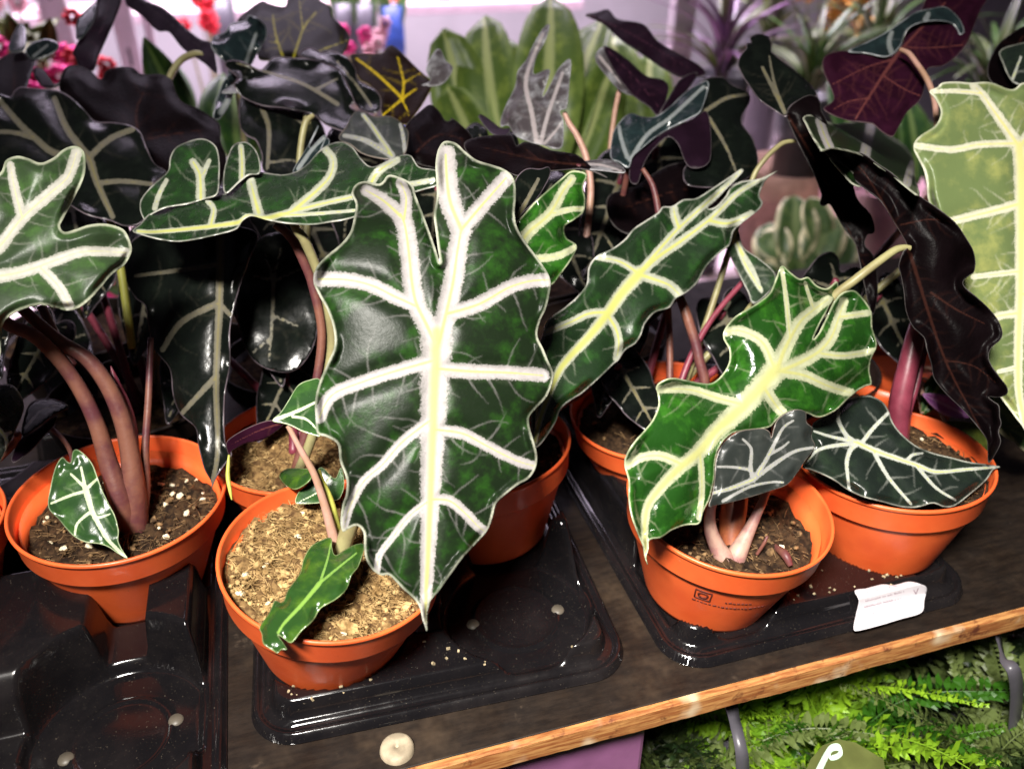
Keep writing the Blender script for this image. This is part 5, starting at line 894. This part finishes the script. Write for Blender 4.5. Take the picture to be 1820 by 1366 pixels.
# little goods on the bench, seen blurred between the leaves
def bloom_plant(px, py, d, potmat, bloom, label, n=9, s=0.03, leafmat='leaf_green', group='flowering plants on the back bench'):
    p = at(px, py, d); t_ = thing('flowering_plant', (p[0], p[1], BZ), label, 'plant', group)
    simple_pot(t_, (p[0], p[1], BZ+0.0005), 0.045, 0.075, potmat)
    st = G()
    for q in range(n):
        e = p+RNG.normal(0, 1, 3)*np.array([.03, .03, .025])*s/0.03
        c0 = np.array([p[0], p[1], BZ+0.06])
        v, f = tube(spline([c0, (c0+e)/2+np.array([0, 0, .01]), e], 4), 0.0014, 5); st.add(v, f)
        bl = G()
        for k in range(6):
            a_ = k*math.pi/3+q; dr = np.array([math.cos(a_), -0.3, math.sin(a_)]); v, f = blob(RNG, e+dr*s*0.33, s*0.30, 0.6); bl.add(v, f)
        v, f = bl.out(); mesh_obj('bloom', v, f, M[bloom], t_)
    v, f = st.out(); mesh_obj('stems', v, f, M['stalk_green'], t_)
    for q in range(7):
        a_ = RNG.uniform(0, 6.28); strip_leaf((p[0], p[1], BZ+0.06), (p[0]+.07*math.cos(a_), p[1]+.05*math.sin(a_), BZ+0.09+RNG.uniform(0, .05)), 0.03, leafmat, parent=t_)
bloom_plant(75, 128, 1.25, 'magenta', 'magenta', 'magenta flowers low behind the leaves at far left', 10, 0.035)
bloom_plant(350, 22, 1.75, 'grey_plastic', 'redbloom', 'red flowers under the far shelf left of centre', 8, 0.03)
bloom_plant(630, 58, 1.65, 'grey_plastic', 'magenta', 'magenta flowers below the far shelf at top centre', 6, 0.026)
bloom_plant(668, 74, 1.5, 'blush', 'blush', 'pale pink flowers at top centre', 7, 0.022)
bloom_plant(1505, 10, 1.7, 'clay', 'yellowbloom', 'orange-yellow flowers at the top right', 12, 0.05)
bloom_plant(20, 5, 1.6, 'blush', 'blush', 'pink flowers in the top left corner', 10, 0.04)
bloom_plant(170, 112, 1.2, 'magenta', 'redbloom', 'small red flowers between the left white posts', 6, 0.024)
for px, py, mt, lab_ in ((696, 35, 'blue', 'blue pot below the far shelf'), (648, 30, 'grey_plastic', 'dark pot left of the blue pot below the far shelf'), (612, 30, 'grey_plastic', 'dark pot furthest left below the far shelf'), (395, 25, 'grey_plastic', 'dark pot at top left under the far shelf')):
    p = at(px, py, 1.9); t_ = thing('bench_pot', (p[0], p[1], BZ), lab_, 'pot', 'pots on the back bench')
    h_ = p[2]-BZ+0.03; simple_pot(t_, (p[0], p[1], BZ+0.0005), 0.028, h_, mt)
    for q in range(4): strip_leaf((p[0], p[1], BZ+h_*0.8), (p[0]+RNG.uniform(-.06, .06), p[1]+RNG.uniform(-.03, .03), BZ+h_+RNG.uniform(.02, .06)), 0.03, 'leaf_green', parent=t_)
def foliage(name, label, d, leaves, pot_px, mat, group=None, shape='oval', potmat='pot', cat='plant', potr=0.05):
    q = at(pot_px[0], pot_px[1], d); t_ = thing(name, (q[0], q[1], BZ), label, cat, group)
    simple_pot(t_, (q[0], q[1], BZ+0.0005), potr, 0.085, potmat)
    for (bx, by, tx, ty, w, *mm) in leaves:
        dd = d+RNG.uniform(-.03, .03); B = at(bx, by, dd); T = at(tx, ty, dd+RNG.uniform(-.04, .04)); c0 = np.array([q[0], q[1], BZ+0.07])
        o = strip_leaf(B, T, w*d/F_PX, mm[0] if mm else mat, bend=RNG.uniform(-.12, .15), nrm=-FW+RNG.normal(0, .35, 3), parent=t_, shape=shape)
        v, f = tube(spline([c0, c0*0.5+B*0.5+np.array([0, 0, 0.01]), B], 4), 0.002, 5); mesh_obj('petiole', v, f, M['stalk_green'], t_)
    return t_
foliage('peace_lily', 'light green broad-leaved plant behind the silvery leaf', 1.0, [(860,330,790,60,110),(905,330,850,20,120),(930,340,905,70,100),(960,340,985,-25,120),(990,330,1060,20,130),(1010,330,1090,110,100),(870,330,800,150,100),(930,340,955,130,110),(980,330,1020,150,110),(1020,330,1110,210,80),(880,320,770,210,80),(900,320,860,120,90),(970,300,1000,60,100)], (930, 420), 'leaf_lime', shape='round')
foliage('peace_lily', 'light green plant with pointed leaves behind the left posts', 0.98, [(350,270,262,68,70),(340,280,310,110,60),(385,290,395,120,70),(420,300,418,140,80),(450,300,460,180,60),(400,300,350,170,60)], (370, 380), 'leaf_green')
foliage('peace_lily', 'light green plant between the silvery leaf and the white post', 1.35, [(1090,330,1030,90,100),(1110,330,1090,60,110),(1130,330,1160,90,100),(1120,330,1120,150,90),(1150,330,1200,170,90),(1100,330,1060,180,90),(1140,330,1180,240,80)], (1120, 360), 'leaf_lime', shape='round')
foliage('leafy_plant', 'mid green leafy plant behind the maroon leaf at right', 1.3, [(1540+k*22, 330, 1480+k*34, 130+(k*53) % 90, 60) for k in range(8)], (1600, 370), 'leaf_green')
foliage('olive_plant', 'olive-green leafy plant at the far left behind the posts', 1.25, [(40+RNG.uniform(-40,50), 110, 40+RNG.uniform(-60,60), RNG.uniform(5, 70), 34) for _ in range(16)], (40, 190), 'leaf_olive')
def rosette(label, px, py, d, n, L, mats, tipsup=0.9, group='bromeliads on the back bench', wid=0.022):
    c = at(px, py, d); t_ = thing('bromeliad', (c[0], c[1], BZ), label, 'bromeliad', group); simple_pot(t_, (c[0], c[1], BZ+0.0005), 0.05, max(0.06, c[2]-BZ-0.02), 'grey_plastic')
    for i in range(n):
        a_ = i*2.39996; e = 0.35+tipsup*RNG.random(); dr = np.array([math.cos(a_)*math.cos(e), math.sin(a_)*math.cos(e), math.sin(e)])
        strip_leaf(c-np.array([0, 0, 0.03]), c+dr*L*RNG.uniform(.7, 1.1), wid*RNG.uniform(.7, 1.2), mats[i % len(mats)], bend=0.25, nrm=np.array([0, 0, 1.0])+dr*0.2, parent=t_, shape='strap')
rosette('bromeliad with violet-pink leaf tips right of the white post', 1285, 110, 1.45, 30, 0.18, ['brom_pink', 'brom_pink', 'leaf_olive'])
rosette('green spiky bromeliad at the upper right', 1440, 150, 1.5, 34, 0.19, ['brom_green', 'brom_green', 'leaf_green'])
rosette('second green spiky bromeliad behind the maroon leaf', 1550, 110, 1.6, 34, 0.20, ['brom_green', 'leaf_olive', 'leaf_green'])
rosette('green spiky bromeliad in the top right corner', 1760, 150, 1.5, 30, 0.20, ['brom_green', 'leaf_green'])
rosette('olive bromeliad at the top right beside the white post', 1370, 50, 1.75, 30, 0.20, ['brom_green', 'leaf_olive'])

# plants at the right end of the same shelf
def shelf_plant(name, label, cx, cy, pot_r, potmat, leaves, cat='plant', h=0.075, group=None, z0=0.0):
    t_ = thing(name, (cx, cy, z0), label, cat, group); simple_pot(t_, (cx, cy, z0+0.0006), pot_r, h, potmat, 40)
    for (bx, by, tx, ty, d, w, mt, sh) in leaves:
        B = at(bx, by, d); T = at(tx, ty, d); c0 = np.array([cx, cy, z0+h*0.85])
        strip_leaf(B, T, w*d/F_PX, mt, bend=RNG.uniform(-.05, .15), nrm=-FW+RNG.normal(0, .25, 3), parent=t_, shape=sh)
        v, f = tube(spline([c0, c0*0.5+B*0.5+np.array([0, 0, 0.012]), B], 4), 0.0016, 6); mesh_obj('petiole', v, f, M['stalk_pink'], t_)
    return t_
pv = at(1430, 430, 1.36)
shelf_plant('variegated_peperomia', 'cream-edged variegated plant behind the glossy leaf', pv[0], pv[1], 0.05, 'clay', [(bx, by, tx, ty, 1.32, w*1.15, 'variegated', 'round') for bx, by, tx, ty, w in ((1400,470,1420,345,74),(1440,480,1478,375,70),(1380,480,1366,395,60),(1470,500,1505,415,64),(1420,500,1425,435,70),(1460,440,1440,350,56),(1500,480,1540,460,54),(1400,450,1345,425,56),(1440,520,1460,450,60),(1380,500,1340,480,50))], z0=BZ)
pk = at(1560, 400, 1.40); t_ = thing('paper_wrapped_pot', (pk[0], pk[1], BZ), 'pale pink paper pot sleeve behind the folded black leaf', 'pot sleeve')
v, f = lathe([(0.0, .001), (0.060, .001), (0.078, 0.06), (0.108, 0.24), (0.1075, 0.241), (0.076, 0.06), (0.0, .05)], 36)
a_ = np.arctan2(v[:, 1], v[:, 0]); v = v*np.column_stack([1+.05*np.sin(a_*9)]*2+[np.ones(len(v))]); mesh_obj('paper_sleeve', v+np.array([pk[0], pk[1], BZ+0.0005]), f, M['blush'], t_)
pk = at(1395, 330, 1.55); t_ = thing('clay_pot', (pk[0], pk[1], BZ), 'dusty pink clay pot behind the slanting leaf', 'pot')
simple_pot(t_, (pk[0], pk[1], BZ+0.0006), 0.095, max(0.05, pk[2]+0.04-BZ), 'clay', 40)
shelf_plant('purple_leaved_plant', 'plant with violet-pink and green leaves behind the rightmost front pot', 0.470, 0.470, 0.055, 'pot', [(1640,700,1725,742,.585,34,'pinkleaf','oval'),(1640,735,1690,650,.60,44,'leaf_green','oval'),(1680,750,1758,812,.585,56,'leaf_olive','oval'),(1760,700,1830,790,.60,60,'variegated','oval'),(1700,690,1740,600,.62,50,'leaf_green','oval'),(1790,760,1870,800,.60,50,'variegated','oval')])

# ------------------------------------------------------------------ lower shelf with ferns
LZ = -0.30
low = thing('lower_shelf', (0.3, 0.5, LZ), 'dark lower shelf board under the display shelf holding the ferns', 'shelf')
v, f = box((0.25, 0.55, LZ-0.008), (1.25, 0.40, 0.008)); mesh_obj('board', v, f, M['board'], low, smooth=False)
for sx in (-0.95, 1.45):
    v, f = box((sx, 0.66, (FLOOR_Z-0.0175)/2), (0.02, 0.25, (-0.0175-FLOOR_Z)/2)); mesh_obj('side_panel', v, f, M['grey_plastic'], low, smooth=False)
def mat_fern(name, a, b):
    n = NT(name); n1 = n.noise(60, 3); oi = n.n('ObjectInfo'); k = n.math('ADD', n.math('MULTIPLY', oi.outputs['Random'], 0.85), n.math('MULTIPLY', n1, 0.3))
    col = n.mix(n.ramp(k, 0.2, 0.9), c4(a), c4(b)); p = n.pbsdf(col, 0.45, 0.4); t = n.n('BsdfTranslucent'); n.put(t, 'Color', col)
    mx = n.n('MixShader'); mx.inputs[0].default_value = 0.25; n.t.links.new(p, mx.inputs[1]); n.t.links.new(t.outputs[0], mx.inputs[2]); return n.done(mx.outputs[0])
FERN = [mat_fern('fern_bright', (0.03, 0.11, 0.006), (0.24, 0.42, 0.02)), mat_fern('fern_dull', (0.012, 0.028, 0.008), (0.12, 0.16, 0.045))]
def frond_mesh(seed, mat, L=0.15):
    rng = np.random.default_rng(seed); g = G(); n = 54
    t = np.linspace(0, 1, n); X = t*L; Zc = 0.075*t-0.13*t*t; wob = 0.004*np.sin(t*9+seed)
    sp = np.stack([X, wob, Zc], 1); v, f = tube(sp[::3], np.linspace(.0008, .0003, len(sp[::3])), 4, False); g.add(v, f)
    for i in range(2, n):
        ll = 0.0155*math.sin(math.pi*min(1, 0.12+0.88*t[i]))**0.7*(1-0.35*t[i])+0.003
        for sd in (-1, 1):
            d = np.array([0.45+rng.normal(0, .12), sd, rng.normal(0.05, .28)]); d /= np.linalg.norm(d); w = 0.0018
            up = np.array([0, 0, 1.0]); ac = np.cross(d, up); ac /= np.linalg.norm(ac)
            p = sp[i]; q = [p]
            for k, (s_, ww) in enumerate(((.25, 1.0), (.5, 1.25), (.75, .9))): q += [p+d*ll*s_+ac*w*ww*rng.uniform(.7, 1.2)+up*rng.normal(0, .0008), p+d*ll*s_-ac*w*ww*rng.uniform(.7, 1.2)+up*rng.normal(0, .0008)]
            q.append(p+d*ll-up*0.002)
            g.add(q, [(0, 1, 2), (1, 3, 4, 2), (3, 5, 6, 4), (5, 7, 6)])
    v, f = g.out(); o = mesh_obj('frond', v, f, mat, smooth=False); me = o.data; bpy.data.objects.remove(o); return me
FM = [[frond_mesh(s_, FERN[k]) for s_ in (1, 2, 3)] for k in (0, 1)]
def fern(px, py, d, kind, n, label, sc=1.0, seed=1):
    p = at(px, py, d); rng = np.random.default_rng(seed); t_ = thing('fern_plant', (p[0], p[1], LZ), label, 'fern', 'ferns on the lower shelf')
    h = max(0.05, p[2]-LZ-0.02); simple_pot(t_, (p[0], p[1], LZ+0.0005), 0.045, h, 'grey_plastic')
    for i in range(n):
        o = bpy.data.objects.new('frond', FM[kind][i % 3]); COL.objects.link(o); o.parent = t_
        o.location = (rng.normal(0, .006), rng.normal(0, .006), h*0.86); e = rng.uniform(-0.15, 1.25); s_ = sc*rng.uniform(.6, 1.25)
        o.rotation_euler = (rng.normal(0, .25), -e, i*2.39996+rng.normal(0, .2)); o.scale = (s_, s_, s_)
fern(1460, 1260, 9.90, 0, 34, 'bright green fern under the shelf edge, the largest and lightest', 1.0, 1)
fern(1640, 1225, 9.88, 1, 28, 'dull green fern right of the bright fern', 1.0, 2)
fern(1790, 1190, 9.90, 1, 26, 'fern in the lower right corner with a grey strap across it', 1.0, 3)
fern(1760, 1330, 9.90, 1, 26, 'olive fern at the very bottom right corner', 0.9, 4)
fern(1215, 1330, 9.88, 1, 26, 'dark green fern left of the grey strap beside the mauve box', 0.9, 5)
fern(1390, 1380, 9.88, 0, 22, 'small bright fern at the bottom edge below the strap', 0.8, 6)
fern(1620, 1370, 9.88, 0, 18, 'small bright fern at the bottom edge right of the mint tag', 0.7, 7)
def aty(px, py, y):
    r = ray(np.asarray(px, float), np.asarray(py, float)); return CAM+r*(np.asarray(y, float)/r[..., 1])[..., None]
pm = aty(1030, 1340, 0.285); xl = aty(905, 1340, 0.285)[0]; xr = aty(1145, 1330, 0.285)[0]
mv = thing('mauve_box', (pm[0], pm[1], LZ), 'plain mauve box on the lower shelf under the shelf edge', 'box')
v, f = box(((xl+xr)/2, 0.285+0.045, (LZ-0.028)/2), ((xr-xl)/2, 0.045, (-0.028-LZ)/2-0.0005)); bevel(mesh_obj('carton', v, f, M['mauve'], mv, smooth=False), 0.003)
def strap(name, pts, w, label, mat='grey_plastic'):
    a = np.array(pts, float); P = spline(aty(a[:, 0], a[:, 1], a[:, 2]), 6); V = []
    for i, p in enumerate(P):
        t = P[min(i+1, len(P)-1)]-P[max(i-1, 0)]; t /= np.linalg.norm(t); sd = np.cross(t, FW); sd /= np.linalg.norm(sd); ww = w*(0.92+0.08*math.sin(i*0.35)); V += [p-sd*ww/2, p+sd*ww/2]
    o = mesh_obj(name, np.array(V), [(2*i, 2*i+1, 2*i+3, 2*i+2) for i in range(len(P)-1)], M[mat], loc=P[-1]); s_ = o.modifiers.new('thickness', 'SOLIDIFY'); s_.thickness = 0.0012
    return tag(o, label, 'strap', 'grey plastic straps over the ferns')
strap('carry_strap', [(1296,1215,.305),(1300,1260,.290),(1310,1300,.272),(1318,1340,.262),(1320,1400,.262),(1318,1480,.27)], 0.0085, 'grey plastic strap hanging beside the bright fern')
strap('carry_strap', [(1768,1100,.30),(1775,1145,.275),(1785,1172,.26),(1800,1190,.252),(1806,1230,.25),(1800,1300,.25),(1795,1380,.25)], 0.0095, 'grey plastic strap at the lower right corner')
tgm = at(1480, 1360, 0.555); tg = thing('plant_tag', at(1480, 1420, 9.95), 'olive translucent plant tag with mint-coloured curl at the bottom edge', 'plant tag')
V = at(np.array([1420, 1440, 1462, 1490, 1520, 1545, 1570, 1580, 1420]), np.array([1400, 1350, 1325, 1314, 1320, 1335, 1350, 1420, 1420]), 9.955)
M['tag'] = mat_plain('olive_tag', (0.10, 0.12, 0.035), 0.35, 0.5, var=0.3); M['mint'] = mat_plain('mint_print', (0.55, 0.72, 0.58), 0.5, 0.3, var=0.08)
o = mesh_obj('tag_plate', V, [tuple(range(len(V)))], M['tag'], tg, smooth=False); s_ = o.modifiers.new('thickness', 'SOLIDIFY'); s_.thickness = 0.0008; s_.offset = -1
cp = spline(at(np.array([1447, 1460, 1470, 1478, 1490, 1494, 1488, 1478, 1474]), np.array([1390, 1362, 1342, 1331, 1329, 1337, 1344, 1346, 1340]), 9.957), 6)
sdv = []
for i, p in enumerate(cp):
    t = cp[min(i+1, len(cp)-1)]-cp[max(i-1, 0)]; t /= np.linalg.norm(t); sd = np.cross(t, FW); w = 0.0028*(1.5-1.0*i/len(cp)); sdv += [p-sd*w, p+sd*w]
mesh_obj('mint_curl', np.array(sdv), [(2*i, 2*i+1, 2*i+3, 2*i+2) for i in range(len(cp)-1)], M['mint'], tg, smooth=False)
